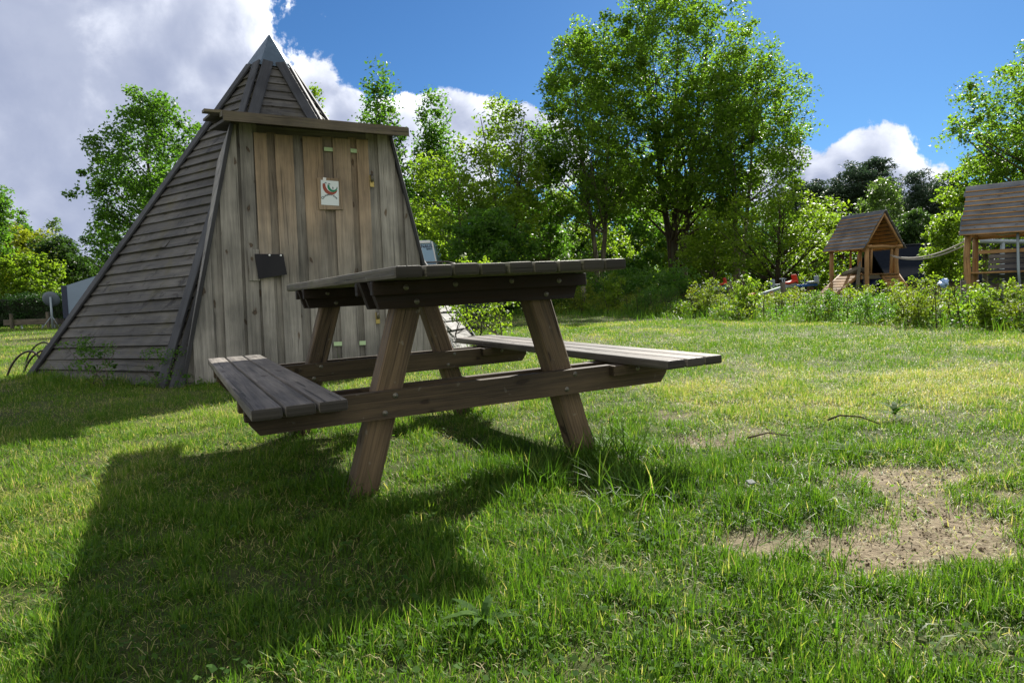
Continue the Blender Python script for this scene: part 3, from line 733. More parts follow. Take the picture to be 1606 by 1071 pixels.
# black flap on a small board left of the door
mb = MB(); mb.box((.095, .02, .285), T(-.612, -HD - .036, .942), .003, tint=1.15); fb = mb.build('flap_board', MW['facade'], hut)
mb = MB(); vs = []; n = 8
for i in range(n + 1):
    q = i / n; x = -.605 + .25 * q
    top = 1.042 - .0 * q; bot = .812 + .040 * q
    for k in range(5):
        s_ = k / 4; vs.append(Vector((x + .02 * s_, -HD - .052 - .035 * s_ - .008 * math.sin(q * 7 + s_ * 2), top + (bot - top) * s_)))
fs = []; 
for i in range(n):
    for k in range(4): fs.append([i * 5 + k, i * 5 + k + 1, (i + 1) * 5 + k + 1, (i + 1) * 5 + k])
mb.add(vs, fs, [[(0, 0)] * 4] * len(fs), 1, 0, 0, True)
b0 = [v + Vector((0, .012, 0)) for v in vs]; mb.add(b0, [f[::-1] for f in fs], [[(0, 0)] * 4] * len(fs), 1, 0, 0, True)
fl = mb.build('black_flap', MBLK, hut)
for (x, z) in ((-.545, 1.030), (-.475, 1.031), (-.375, 1.029)):
    mb = MB(); mb.lathe([(0, .006), (.006, .005), (.010, .001), (.010, 0)], T(x, -HD - .055, z) @ Rx(PI / 2), 10); mb.build('stud', MWHITE, fl)
# cheeks between facade and pyramid faces, above and below
mb = MB()
for sg in (-1, 1):
    for k in range(9):
        q0, q1 = -.1 + 2.32 * k / 9, -.1 + 2.32 * (k + 1) / 9 - .002
        v = [Vector((sg * hw(q), y_, q)) for q, y_ in ((q0, -HD), (q1, -HD), (q1, -.75), (q0, -.75 if q0 > 1 else -1.6))]
        o_ = Vector((sg * .018, 0, 0)); v2 = [p + o_ for p in v]
        mb.add(v + v2, [[0, 1, 2, 3], [7, 6, 5, 4], [0, 4, 5, 1], [1, 5, 6, 2], [2, 6, 7, 3], [3, 7, 4, 0]], [[(p.y, p.z + 3 * k) for p in v]] * 6, random.uniform(.8, 1.1))
mb.build('side_wall', MW['facade'], hut)
for sg in (-1, 1):                           # slanted edge trims
    mb = MB(); p0 = Vector((sg * (hw(.0) + .004), -HD - .012, .0)); p1 = Vector((sg * (hw(2.2) + .004), -HD - .012, 2.2)); d = (p1 - p0)
    Mx = Matrix((Vector((0, 1, 0)).cross(d.normalized()), Vector((0, 1, 0)), d.normalized())).transposed().to_4x4(); Mx.translation = (p0 + p1) / 2
    mb.box((.032, .085, d.length + .02), Mx, .004, tint=.9); mb.build('corner_trim', MW['hip'], hut)
# porch roof of lapped planks
mb = MB(); slope = math.atan2(.08, .35)
zf = lambda x: 2.158
def roofplank(y0, y1, x0, x1, lift, th=.035, tnt=None):
    n = 2; vs = []
    for y in (y0, y1):
        for x in (x0, x1):
            z = zf(x) + .21 * (y - (-HD - .32)) + lift
            vs += [Vector((x, y, z)), Vector((x, y, z + th))]
    fs = [[0, 2, 3, 1], [6, 4, 5, 7], [1, 3, 7, 5], [4, 6, 2, 0], [4, 0, 1, 5], [2, 6, 7, 3]]
    ou = random.uniform(0, 30); ov = random.uniform(0, 30)
    uv = [[(vs[i].x + ou, vs[i].y + vs[i].z + ov) for i in f] for f in fs]
    mb.add(vs, fs, uv, tnt or random.uniform(.8, 1.1))
roofplank(-HD - .32, -.72, -.80, .78, 0, .026, .7)
roofplank(-HD - .345, -HD - .10, -.835, .815, .028, .045, 1.0)
roofplank(-HD - .13, -HD + .18, -.96, .79, .068, .024, 1.1)
roofplank(-HD + .15, -HD + .50, -.88, .80, .080, .024)
roofplank(-HD + .45, -.72, -.86, .78, .092, .024)
mb.build('porch_roof', MW['roofw'], hut)
mb = MB()
roofplank(-HD - .372, -HD - .342, -.83, .81, -.012, .075, .95)
mb.build('fascia_board', MW['roofw'], hut)
# ------------------------------------------------------------------ leaf clouds and trees
def leafcloud(cl, rad, per, size, seed, asp=.62, elev=.6, up=.35, squash=.75):
    """cl: n x 3 cluster centres; returns mesh"""
    r = np.random.default_rng(seed); n = len(cl) * per
    c = np.repeat(cl, per, 0); rr = np.repeat(rad, per) if np.ndim(rad) else np.full(n, rad)
    o = r.normal(0, 1, (n, 3)); o /= np.linalg.norm(o, axis=1)[:, None]; o *= (r.random(n) ** .45 * rr)[:, None]; o[:, 2] *= squash
    base = np.repeat(r.random(len(cl)), per)
    tint = np.clip(base * .55 + r.random(n) * .5, 0, 1)
    return flat_leaves('crown', c + o, size, tint, None, elev, asp, seed + 1, up)
PROF = dict(
    round=lambda q: np.sqrt(np.clip(1 - (2 * q - 1) ** 2, 0, 1)) * .92 + .08,
    maple=lambda q: np.clip(np.sin(PI * np.clip(q * .86 + .12, 0, 1)) ** .6, .05, 1),
    cone=lambda q: np.clip((1 - q) ** .75 * np.clip(q * 6 + .25, 0, 1), .04, 1),
    column=lambda q: np.clip(np.sin(PI * np.clip(q * .93 + .05, 0, 1)) ** .45 * (1 - .35 * q), .05, 1),
    pine=lambda q: np.clip(np.sin(PI * np.clip(q * .8 + .17, 0, 1)) ** .8, .05, 1),
    shrub=lambda q: np.clip(np.cos(q * PI / 2) ** .5, .1, 1),
)
def treeparts(H, R, z0, prof, ncl, per, size, seed, crad=.5, lean=(0, 0), stems=1, trunk=.16, limbs=40, asp=.62, squash=.75, shell=.5, spread=.35, up=.35, elev=.6, lod=(1.5, .80)):
    r = np.random.default_rng(seed); rp = random.Random(seed)
    q = r.random(ncl * 3) ; pr = PROF[prof](q); keep = r.random(len(q)) < pr ** 1.3 + .06; q = q[keep][:ncl]; pr = PROF[prof](q)
    a = r.uniform(0, 2 * PI, len(q)); ph = r.uniform(0, 6.28, 6)
    bump = 1 + .16 * np.sin(3 * a + 5 * q + ph[0]) + .13 * np.sin(5 * a - 9 * q + ph[1]) + .10 * np.sin(11 * q * 2 + 2 * a + ph[2])
    rho = np.clip(r.random(len(q)) ** shell, 0, 1) * pr * R * bump + r.normal(0, .05 * R, len(q))
    z = z0 + (H - z0) * q + r.normal(0, .02 * H, len(q))
    outl = r.random(len(q)) < .22; rho = np.where(outl, np.maximum(rho, pr * R * bump * r.uniform(.85, 1.16, len(q))), rho)
    rho = np.minimum(np.abs(rho), pr * R * 1.13 + .1); z = np.minimum(z, H * 1.01)
    cl = np.stack([rho * np.cos(a) + lean[0] * q * H, rho * np.sin(a) + lean[1] * q * H, z], -1)
    crown = leafcloud(cl, r.uniform(.55, 1.3, len(cl)) * crad * np.where(outl, .6, 1.0), int(per * lod[0]), size * lod[1], seed, asp, elev, up, squash)
    mb = MB(); tops = []
    for s_ in range(stems):
        an = rp.uniform(0, 6.28); sp = spread * R if stems > 1 else .05 * R
        bx, by = (rp.uniform(-.25, .25) * (stems > 1), rp.uniform(-.25, .25) * (stems > 1))
        ex, ey, ez = lean[0] * H * .85 + sp * math.cos(an), lean[1] * H * .85 + sp * math.sin(an), z0 + (H - z0) * rp.uniform(.7, .9)
        pts = []; n = 9
        for i in range(n + 1):
            u = i / n; pts.append(Vector((bx + (ex - bx) * u ** 1.3 + rp.uniform(-.06, .06) * (i > 0), by + (ey - by) * u ** 1.3 + rp.uniform(-.06, .06) * (i > 0), -.15 + (ez + .15) * u)))
        rad = [trunk * (1.25 if i == 0 else 1) * (1 - .82 * i / n) / (1 if stems == 1 else 1.25) for i in range(n + 1)]
        mb.tube(pts, rad, 8); tops.append((pts, rad))
    idx = rp.sample(range(len(cl)), min(limbs, len(cl)))
    for i in idx:
        p = Vector(cl[i]); pts, rad = rp.choice(tops)
        dxy = math.hypot(p.x - pts[-1].x, p.y - pts[-1].y); zt = p.z - dxy * rp.uniform(.5, 1.1)
        k = min(range(1, len(pts)), key=lambda k: abs(pts[k].z - max(zt, z0 * .7))); b = pts[k]
        m_ = b.lerp(p, .5) + Vector((rp.uniform(-.1, .1), rp.uniform(-.1, .1), rp.uniform(-.15, .05) * dxy * .5))
        r0 = rad[k] * .45; mb.tube([b, m_, p], [r0, r0 * .6, r0 * .2], 5, cap=False)
    return crown, mb.mesh('trunk')
def put_tree(name, crown, trunk, mc, mt, x, y, label, cat='tree', group=None, rz=0, s=1.0, z=None):
    o = thing(name, label, cat, (x, y, gzf(x, y) if z is None else z), rz, group); o.scale = (s, s, s)
    for nm, me, m in (('trunk', trunk, mt), ('crown', crown, mc)):
        if me is None: continue
        if not me.materials: me.materials.append(m)
        c = bpy.data.objects.new(nm, me); C.objects.link(c); c.parent = o
    return o
def tree_px(name, px, top, hwpx, D, bot, prof, mc, mt, label, ncl, per, size, seed, group=None, **kw):
    x, y = at(px, D); H = hgt(px, top, D); R = hwpx / F * D; z0 = max(.1, hgt(px, bot, D))
    cr, tr = treeparts(H, R, z0, prof, ncl, per, size, seed, **kw); return put_tree(name, cr, tr, mc, mt, x, y, label, 'tree', group)
GM_ = 'maples behind the lawn'
tree_px('maple_tree', 1062, -28, 132, 34, 345, 'maple', L_MAPLE, BKD, 'tallest maple in the middle with dark double trunk, its top leaving the picture', 580, 54, .20, 11, GM_, crad=.70, stems=3, trunk=.26, limbs=90, spread=.4)
tree_px('maple_tree', 940, 52, 94, 32, 340, 'maple', L_MAPLE, BK, 'maple left of the tallest one, rising above the right end of the tabletop', 390, 54, .19, 12, GM_, crad=.68, stems=2, trunk=.17, limbs=60)
tree_px('maple_tree', 1158, 92, 98, 31, 350, 'round', L_MAPLE, BK, 'broad maple right of the tallest one with slender leaning stems', 400, 54, .18, 13, GM_, crad=.68, stems=3, trunk=.15, limbs=60)
tree_px('lime_tree', 1222, 298, 98, 26, 440, 'round', L_LIME, BKD, 'bright yellow green low tree left of the smaller play tower', 130, 40, .17, 14, crad=.62, squash=.5, up=1.0, trunk=.14, limbs=40)
tree_px('young_tree', 1120, 340, 45, 27, 440, 'round', L_LIME, BK, 'small backlit tree between the maple trunks and the yellow green tree', 60, 36, .17, 15, crad=.5, trunk=.08, limbs=20)
tree_px('poplar_tree', 607, 112, 50, 30, 430, 'column', L_GREEN, BK, 'upright tree rising just right of the hut porch roof', 200, 34, .20, 16, crad=.62, trunk=.14, limbs=50)
tree_px('poplar_tree', 690, 140, 58, 33, 420, 'cone', L_GREEN, BK, 'pointed tree with dark green crown behind the caravan', 230, 44, .21, 17, crad=.72, trunk=.14, limbs=50)
tree_px('birch_tree', 512, 145, 30, 32, 400, 'cone', L_LIME, BK, 'slim tree whose top shows right of the hut tip', 90, 40, .18, 18, crad=.4, trunk=.1, limbs=20)
tree_px('birch_tree', 730, 232, 75, 26, 430, 'round', L_LIME, BK, 'round light green tree right above the caravan', 140, 42, .17, 19, crad=.58, trunk=.1, limbs=50)
tree_px('birch_tree', 800, 165, 62, 29, 400, 'column', L_LIME, BKD, 'loose yellow green tree with thin visible stems right of the caravan', 190, 34, .19, 20, crad=.62, stems=3, trunk=.10, limbs=60, spread=.6)
tree_px('birch_tree', 862, 215, 50, 33, 400, 'column', L_GREEN, BK, 'loose green tree between the thin stemmed tree and the left maple', 130, 40, .2, 21, crad=.45, stems=2, trunk=.09, limbs=40)
tree_px('young_tree', 770, 330, 60, 23, 455, 'round', L_GREEN, BK, 'low bushy tree behind the tabletop right of the caravan', 150, 50, .16, 22, crad=.4, trunk=.07, limbs=30)
tree_px('young_tree', 670, 320, 45, 29, 455, 'round', L_LIME, BK, 'low light tree directly behind the caravan', 110, 50, .17, 23, crad=.42, trunk=.07, limbs=20)
tree_px('young_tree', 945, 345, 55, 40, 470, 'column', L_LIME, BK, 'thin sunny sapling beneath the left maple', 80, 36, .2, 24, crad=.5, stems=3, trunk=.08, limbs=30)
tree_px('young_tree', 890, 330, 30, 36, 455, 'column', L_PALE, BK, 'pale wispy sapling above the middle of the tabletop', 45, 30, .18, 25, crad=.45, stems=3, trunk=.06, limbs=25)
tree_px('large_ash_tree', 252, 160, 92, 31, 470, 'maple', L_GREEN, BKD, 'large full tree standing left behind the hut', 460, 54, .19, 26, crad=.62, trunk=.2, limbs=50)
tree_px('large_ash_tree', -22, 268, 50, 33, 430, 'round', L_GREEN, BKD, 'dark green tree cut by the left picture edge', 170, 50, .2, 27, crad=.5, trunk=.15, limbs=20)
tree_px('golden_bush', 30, 352, 72, 38, 470, 'round', L_YEL, BK, 'golden yellow bush above the hedge on the left', 190, 55, .2, 28, crad=.5, trunk=.1, limbs=10)
tree_px('conifer_tree', 48, 328, 30, 46, 450, 'cone', L_GREEN, BKD, 'pointed green tree behind the golden bush', 110, 50, .22, 29, crad=.5, trunk=.12, limbs=10)
tree_px('hawthorn_tree', 98, 345, 34, 44, 450, 'cone', L_PALE, BKD, 'thin grey green tree top left of the large tree', 90, 30, .2, 30, crad=.5, trunk=.1, limbs=30)
tree_px('hawthorn_tree', 100, 375, 42, 36, 470, 'round', L_DARK, BKD, 'dark bush between the golden bush and the large tree', 140, 50, .2, 31, crad=.45, trunk=.1, limbs=10)
tree_px('leafy_bush', 55, 400, 50, 33.5, 480, 'round', L_LIME, BK, 'light green bush just above the left hedge', 130, 50, .17, 32, crad=.4, trunk=.08, limbs=5)
tree_px('large_oak_tree', 1672, 82, 138, 21, 330, 'round', L_MAPLE, BK, 'large leafy tree reaching in at the right picture edge', 560, 54, .13, 33, crad=.46, trunk=.2, limbs=60)
tree_px('young_tree', 1545, 252, 62, 25, 420, 'round', L_LIME, BK, 'bright low tree behind the roof of the larger play tower', 130, 48, .16, 34, crad=.4, trunk=.1, limbs=20)
tree_px('leafy_bush', 1490, 345, 32, 15.5, 445, 'round', L_LIME, BK, 'light green bush between the two play towers', 110, 50, .085, 35, crad=.22, trunk=.04, limbs=10)
PG = 'pines on the skyline'
for i, (px, top, hwp, D, bot, ln, lab) in enumerate([
    (1348, 256, 46, 62, 330, .06, 'umbrella shaped pine leaning right, highest behind the smaller play tower'),
    (1272, 290, 44, 66, 360, 0, 'pine at the left end of the skyline row'),
    (1322, 300, 42, 70, 400, 0, 'lower pine left below the umbrella shaped pine'),
    (1436, 274, 46, 66, 390, 0, 'broad dark pine right of the small cloud'),
    (1482, 278, 46, 68, 400, 0, 'tall dark pine in the gap between the play towers'),
    (1528, 290, 50, 72, 400, 0, 'pine partly behind the larger play tower roof'),
    (1400, 296, 30, 74, 400, 0, 'small pine right below the umbrella shaped pine')]):
    tree_px('pine_tree', px, top, hwp, D, bot, 'pine', L_PINE, BKP, lab, 190, 52, .42, 40 + i, PG, crad=1.0, trunk=.28, limbs=30, asp=.3, squash=.45, lean=(ln, 0), shell=.6)
tree_px('willow_tree', 1385, 292, 34, 52, 440, 'round', L_PALE, BK, 'pale green drooping tree behind the smaller play tower roof', 170, 50, .26, 50, crad=.6, trunk=.15, squash=1.3)
tree_px('willow_tree', 1508, 305, 36, 50, 440, 'column', L_PALE, BK, 'pale green tree in front of the pines near the larger play tower', 170, 50, .26, 51, crad=.6, trunk=.15, squash=1.3)
tree_px('round_tree', 1432, 335, 30, 44, 440, 'round', L_DARK, BK, 'round dark green tree above the dark roofed shed', 150, 50, .22, 52, crad=.5, trunk=.15)
# background filler trees of the wood, each a thing
BGL = [(640, 330, 'behind the caravan tree row, left end'), (720, 345, 'deep in the wood above the caravan car roof'), (805, 325, 'deep in the wood behind the thin stemmed tree'),
       (880, 325, 'deep in the wood above the tabletop centre'), (960, 305, 'deep in the wood under the left maple'), (1040, 300, 'deep in the wood behind the tall maple trunks'),
       (1120, 335, 'deep in the wood right of the tall maple trunks'), (1200, 350, 'deep in the wood behind the bright low tree'), (1280, 345, 'at the right end of the wood below the pines')]
protoB = [treeparts(9, 3.4, .8, 'round', 190, 52, .34, 60 + k, crad=.85, trunk=.16, limbs=30) for k in range(3)]
for i, (px, top, lab) in enumerate(BGL):
    D = 46 + (i * 7) % 9; x, y = at(px, D); H = hgt(px, top, D); cr, tr = protoB[i % 3]
    put_tree('forest_tree', cr, tr, [L_LIME, L_GREEN, L_LIME][i % 3], BKD, x, y, 'leafy tree ' + lab, 'tree', 'trees inside the wood', i * 1.3, H / 9 * 1.12)  # bright lime leaves: backlight behind the trunks put into the leaf colour
# undergrowth strips
def strip(name, f, n, per, size, mat, label, cat, seed, crad=.22, **kw):
    r = np.random.default_rng(seed); P = f(r, n); me = leafcloud(P, r.uniform(.6, 1.3, len(P)) * crad, per, size, seed, **kw)
    return tag(link(name, me, mat), label, cat, kind='stuff')
def fx(y): return np.interp(y, [4, 6, 7.6, 8.6, 11.4, 14, 20.7, 26], [7.2, 6.3, 5.75, 5.6, 5.3, 3.9, 1.9, -1])
def f1(r, n):
    y = r.uniform(5.2, 23, n * 4); d = r.random(n * 4) ** 1.15 * 5.5; x = fx(y) + .2 + d + (vnoise(y, y * 0, .8, 5) - .5) * 1.1; k = (x < .8 * y + 1) & (x > 2.2); x, y, d = x[k][:n], y[k][:n], d[k][:n]
    h = (.13 + .22 * sstep(d, 0, 1.2) + .008 * (y - 8).clip(0)) * (.45 + 1.0 * fbm(x, y, 1.1, 71, 3)); return np.stack([x, y, gz(x, y) + r.uniform(.05, 1, len(x)) * h], -1)
def f1b(seed, amp, thr):
    def f(r, n):
        P = f1(r, n * 2); k = fbm(P[:, 0], P[:, 1], .9, seed, 3) > thr; P = P[k][:n]
        g = gz(P[:, 0], P[:, 1]); P[:, 2] = g + (P[:, 2] - g) * (amp * (.55 + 1.1 * vnoise(P[:, 0], P[:, 1], .45, seed + 3))); return P
    return f
strip('undergrowth', f1b(171, 1.0, .48), 1250, 34, .045, L_SHRUB, 'pale leaved tangled undergrowth bordering the lawn on the right', 'undergrowth', 81, .13)
strip('undergrowth', f1b(172, .8, .5), 900, 34, .040, L_GREEN, 'darker green weeds growing among the pale undergrowth on the right', 'undergrowth', 84, .13)
strip('undergrowth', f1b(173, 1.25, .5), 420, 26, .050, L_LIME, 'taller yellow green shoots standing out of the undergrowth on the right', 'undergrowth', 85, .10)
r = np.random.default_rng(86); P_ = f1(r, 900); mb = MB()
for p in P_[:800]:
    h = random.uniform(.2, .62); a = random.uniform(0, 6.28); l = random.uniform(0, .25) * h; g = gzf(p[0], p[1]); wd = random.uniform(.004, .009)
    mb.tube([(p[0], p[1], g - .02), (p[0] + l * .4 * math.cos(a), p[1] + l * .4 * math.sin(a), g + h * .55), (p[0] + l * math.cos(a), p[1] + l * math.sin(a), g + h)], [wd, wd * .8, wd * .3], 4, cap=False)
tag(mb.build('woody_stems', BKD), 'thin brown woody stems in the undergrowth on the right', 'stems', kind='stuff')
def f2(r, n):
    x = r.uniform(-6, 5.5, n); y = np.interp(x, [-6, 2, 5.5], [29, 26, 20]) + r.uniform(0, 4, n)
    h = 1.15 * (.5 + fbm(x, y, 1.4, 72, 3)); return np.stack([x, y, gz(x, y) + r.uniform(.05, 1, n) * h], -1)
strip('woodland_undergrowth', f2, 1300, 40, .10, L_GREEN, 'shaded green undergrowth at the foot of the trees in the middle', 'undergrowth', 82, .26)
def f3(r, n):
    a = r.uniform(-58, 58, n); x = a; y = 78 + r.uniform(0, 8, n) - np.abs(a) * .05
    h = 7.0 * (.5 + .8 * fbm(x, y, 8, 73, 3)); return np.stack([x, y, r.uniform(.0, 1, n) * h], -1)
strip('far_woodland', f3, 2400, 34, .55, L_DARK, 'far dark woodland closing the view behind all trees', 'woodland', 83, 1.2)
# individual shrubs
shr = [treeparts([.95, .75, 1.1][k], [.55, .7, .42][k], .05, ['shrub', 'shrub', 'column'][k], [60, 80, 46][k], 40, [.055, .045, .07][k], 90 + k, crad=[.14, .13, .15][k], trunk=.016, limbs=25, stems=5, spread=.9) for k in range(3)]
SG = 'shrubs along the lawn edge'
for i, (px, D, s_, m_, lab) in enumerate([
    (1440, 9.6, .72, L_SHRUB, 'dense green shrub at the lawn edge below the gap between the play towers'),
    (1372, 10.6, .66, L_GREEN, 'shrub at the lawn edge straight below the smaller play tower'),
    (1545, 8.7, .55, L_LIME, 'shrub at the lawn edge below the larger play tower'),
    (1600, 8.3, .62, L_SHRUB, 'shrub at the lawn edge by the right picture edge'),
    (1290, 12, .72, L_SHRUB, 'shrub left of the smaller play tower at the lawn edge'),
    (1170, 14.2, .85, L_SHRUB, 'shrub with pale leaves below the right seesaw'),
    (1110, 15.2, .9, L_GREEN, 'shrub right of the tall maple trunks at the lawn edge'),
    (1035, 17.5, 1.05, L_GREEN, 'shaded shrub in front of the tall maple trunks'),
    (965, 19.5, 1.15, L_GREEN, 'shaded shrub right of the tabletop end'),
    (905, 21.5, 1.2, L_GREEN, 'shaded shrub just behind the right end of the table beam')]):
    x, y = at(px, D); cr, tr = shr[i % 3]; put_tree('shrub', cr.copy() if False else cr, tr, m_, BKD, x, y, lab, 'shrub', SG, i * 1.1, s_)
# sapling by the hut's right corner
cr, tr = treeparts(1.15, .50, .25, 'shrub', 60, 22, .05, 120, crad=.12, trunk=.014, limbs=30, stems=4, spread=.9)
put_tree('sapling', cr, tr, L_LIME, BK, -.42, 7.9, 'sunlit sapling beside the right corner of the hut', 'sapling')
cr, tr = treeparts(.5, .28, .05, 'shrub', 26, 22, .035, 121, crad=.09, trunk=.008, limbs=14, stems=3, spread=.8)
put_tree('nettle_plant', cr, tr, L_GREEN, BK, -3.75, 6.05, 'leafy green weed growing against the lower left hut wall', 'weed')
cr2, tr2 = treeparts(.35, .3, .03, 'shrub', 26, 22, .03, 122, crad=.09, trunk=.006, limbs=14, stems=3, spread=.8)
put_tree('nettle_plant', cr2, tr2, L_GREEN, BK, -3.05, 5.95, 'low weed at the foot of the near left hut corner', 'weed')
# hedge
def fh(r, n):
    x = r.uniform(-34, -19.0, n); y = 31 + r.uniform(-.45, .45, n); return np.stack([x, y, r.uniform(0, 1.38, n)], -1)
r = np.random.default_rng(5); P_ = fh(r, 1500); me = leafcloud(P_, .22, 34, .07, 130)
hd = link('hedge', me, L_HEDGE); tag(hd, 'clipped dark green hedge behind the low rail on the left', 'hedge')
mb = MB(); mb.box((14.6, .5, 1.2), T(-26.6, 31.1, .6), .1); mb.build('hedge_branches', plain('hedge_inside', (.012, .02, .008), .9), hd)
# ------------------------------------------------------------------ left side objects
D = 27
fr = thing('low_rail', 'low weathered wooden rail on short posts in front of the hedge', 'rail', (0, 0, 0))
xa, xb = at(8, D)[0], at(93, D)[0]
mb = MB(); mb.box((xb - xa, .06, .22), T((xa + xb) / 2, D, .20), .01); mb.build('rail_board', MW['fence'], fr)
for px, h in ((23, .52), (80, .55)):
    mb = MB(); x = at(px, D)[0]; mb.box((.10, .10, h + .3), T(x, D - .09, h / 2 - .12), .01); mb.build('post', MW['fence'], fr)
for px in (34, 67, 86):
    mb = MB(); x = at(px, D)[0]; mb.box((.05, .05, .4), T(x, D + .06, -.02), .005); mb.build('foot', MPALE, fr)
D = 26.2; x = at(84, D)[0]
ds = thing('satellite_dish', 'round grey satellite dish seen from behind on a metal pole', 'satellite dish', (x, D, gzf(x, D)))
mb = MB(); mb.tube([(0, 0, -.1), (0, 0, 1.22)], .04, 10); mb.tube([(0, 0, .5), (.35, -.1, 0)], .015, 6); mb.tube([(0, 0, .5), (-.3, -.2, 0)], .015, 6); mb.build('pole', MPALE, ds)
mb = MB(); mb.lathe([(0, 0), (.1, .005), (.2, .02), (.27, .045), (.305, .06), (.305, .05), (.2, .0), (0, -.02)], T(-.06, .08, 1.12) @ Rz(.2) @ Rx(-PI / 2 + .3), 28); mb.build('dish', MDISH, ds)
mb = MB(); mb.tube([(-.06, .1, .95), (-.08, .55, 1.1)], .012, 6); mb.build('feed_arm', MPALE, ds)
x = at(98, 26)[0]; cg = thing('wire_crate', 'small dark wire crate standing beside the dish pole', 'crate', (x, 26, gzf(x, 26)))
mb = MB()
for i in range(8):
    for zz in (0.02, .36): pass
    mb.tube([(-.16 + i * .046, -.12, 0), (-.16 + i * .046, -.12, .36)], .006, 5); mb.tube([(-.16 + i * .046, .12, 0), (-.16 + i * .046, .12, .36)], .006, 5)
for k in range(6):
    zz = .02 + k * .068; mb.tube([(-.17, -.12, zz), (.17, -.12, zz), (.17, .12, zz), (-.17, .12, zz), (-.17, -.12, zz)], .007, 5)
mb.build('mesh_sides', MSTEEL, cg)
# grey trailer behind the hut on the left
tr_ = thing('box_trailer', 'pale grey panelled box trailer standing half behind the hut on the left', 'trailer', (0, 0, 0))
xl = at(103, 29)[0]; xl2 = at(110, 28)[0]
mb = MB(); mb.prism([(xl2, .28), (xl2 + 6, .28), (xl2 + 6, 2.9), (xl2 + 1.5, 2.05), (xl2, 1.62)], 28, 30.3, axis=0, tint=1); mb.build('body', MTENT, tr_)
mb = MB(); mb.box((.22, .05, 1.34), T(xl2 - .10, 28.0, .95), .01); mb.box((.05, 2.2, 1.3), T(xl2 - .03, 29.1, .95), .01); mb.build('end_trim', MNAVY, tr_)
for xx in (1.6, 2.5):
    mb = MB(); mb.lathe([(0, .1), (.2, .1), (.3, .08), (.32, 0), (.3, -.08), (0, -.1)], T(xl2 + xx, 27.95, .32) @ Rx(PI / 2), 20); mb.build('wheel', MTYRE, tr_)
# hoops against the hut's left corner
for (c, lab) in (((-5.34, 7.4), 'near pair of thin bent steel hoops leaning at the left hut corner'), ((-6.55, 9.4), 'rear pair of thin bent steel hoops behind the left hut corner')):
    th_ = thing('hoop_stand', lab, 'hoops', (c[0], c[1], gzf(*c)), 0, 'steel hoops at the hut')
    for k in range(2):
        mb = MB(); pts = []
        for i in range(15):
            q = i / 14; a = PI * q; pts.append((-.19 * math.cos(a) * (1) + .10 * k + .10 * math.sin(a), .10 * k, -.1 + .38 * math.sin(a) ** .8 + (0 if 0 < i < 14 else -.05)))
        mb.tube(pts, .012, 6); mb.build('hoop', MSTEEL, th_)
# ------------------------------------------------------------------ caravan and car
cv = thing('caravan', 'white caravan with dark lettering parked behind the hut', 'caravan', (0, 0, 0))
D = 24.6; xr_ = at(692, D)[0]
top = hgt(672, 378, D)
prof = [(xr_ - 5.6, .42), (xr_ - .15, .42), (xr_ + .12, .9), (xr_ + .0, 1.7), (xr_ - .17, top - .05), (xr_ - .3, top), (xr_ - 5.3, top), (xr_ - 5.6, top - .3)]
mb = MB(); mb.prism(prof, D, D + 2.2, axis=0, tint=1); mb.build('body', MCVN, cv)
mb = MB(); mb.box((5.0, .05, .10), T(xr_ - 2.75, D - .024, top - .06), .01); mb.build('awning_rail', MWHITE, cv)
mb = MB()
for (a, b) in zip(prof[2:5], prof[3:5]):
    d = Vector((b[0] - a[0], 0, b[1] - a[1])); mb.box((.05, .04, d.length), T((a[0] + b[0]) / 2 - .03, D - .02, (a[1] + b[1]) / 2) @ Ry(math.atan2(d.x, d.z)), .008)
mb.build('corner_trim', MWHITE, cv)
mb = MB(); add_mesh(mb, text_mesh('KNAUS', .155, .004), T(at(672.5, D)[0], D - .008, hgt(669, 389.5, D)) @ Rx(PI / 2)); add_mesh(mb, text_mesh('Sport', .085, .004), T(at(678, D)[0], D - .008, hgt(676, 392.3, D)) @ Rx(PI / 2)); mb.build('lettering', MLOGO, cv)
for (xx, w_) in ((1.6, .9), (3.6, 1.1)):
    mb = MB(); mb.box((w_, .04, .5), T(xr_ - xx - .9, D - .015, 1.55), .03); mb.build('window', MGLASS, cv)
for xx in (2.4, 3.2):
    mb = MB(); mb.lathe([(0, .1), (.2, .1), (.3, .09), (.33, 0), (.3, -.09), (0, -.1)], T(xr_ - xx, D + .1, .33) @ Rx(PI / 2), 20); mb.build('wheel', MTYRE, cv)
car = thing('parked_car', 'dark blue estate car parked behind the right side of the hut', 'car', (-2.55, 14.4, gzf(-2.5, 14.4)))
sec = [(-2.15, .38, .62, .78), (-2.1, .30, .80, .84), (-1.4, .22, .92, .88), (-.9, .2, .96, .88), (0, .2, .97, .88), (1.3, .2, .98, .88), (1.9, .26, .98, .86), (2.12, .32, .9, .80), (2.16, .42, .75, .74)]
def loft(mb, rings):
    n = len(rings[0]); vs = [v for r_ in rings for v in r_]; fs = []
    for i in range(len(rings) - 1):
        for k in range(n): k2 = (k + 1) % n; fs.append([i * n + k, i * n + k2, (i + 1) * n + k2, (i + 1) * n + k])
    fs += [list(range(n))[::-1], [(len(rings) - 1) * n + k for k in range(n)]]
    mb.add(vs, fs, [[(0, 0)] * len(f) for f in fs], 1, 0, 0, True)
mb = MB(); loft(mb, [[Vector((x, yy, zz)) for yy, zz in ((-w_, z0 + .1), (-w_ * .9, z0), (w_ * .9, z0), (w_, z0 + .1), (w_ * 1.01, (z0 + z1) / 2), (w_ * .93, z1), (-w_ * .93, z1), (-w_ * 1.01, (z0 + z1) / 2))] for x, z0, z1, w_ in sec]); mb.build('body', MCAR, car)
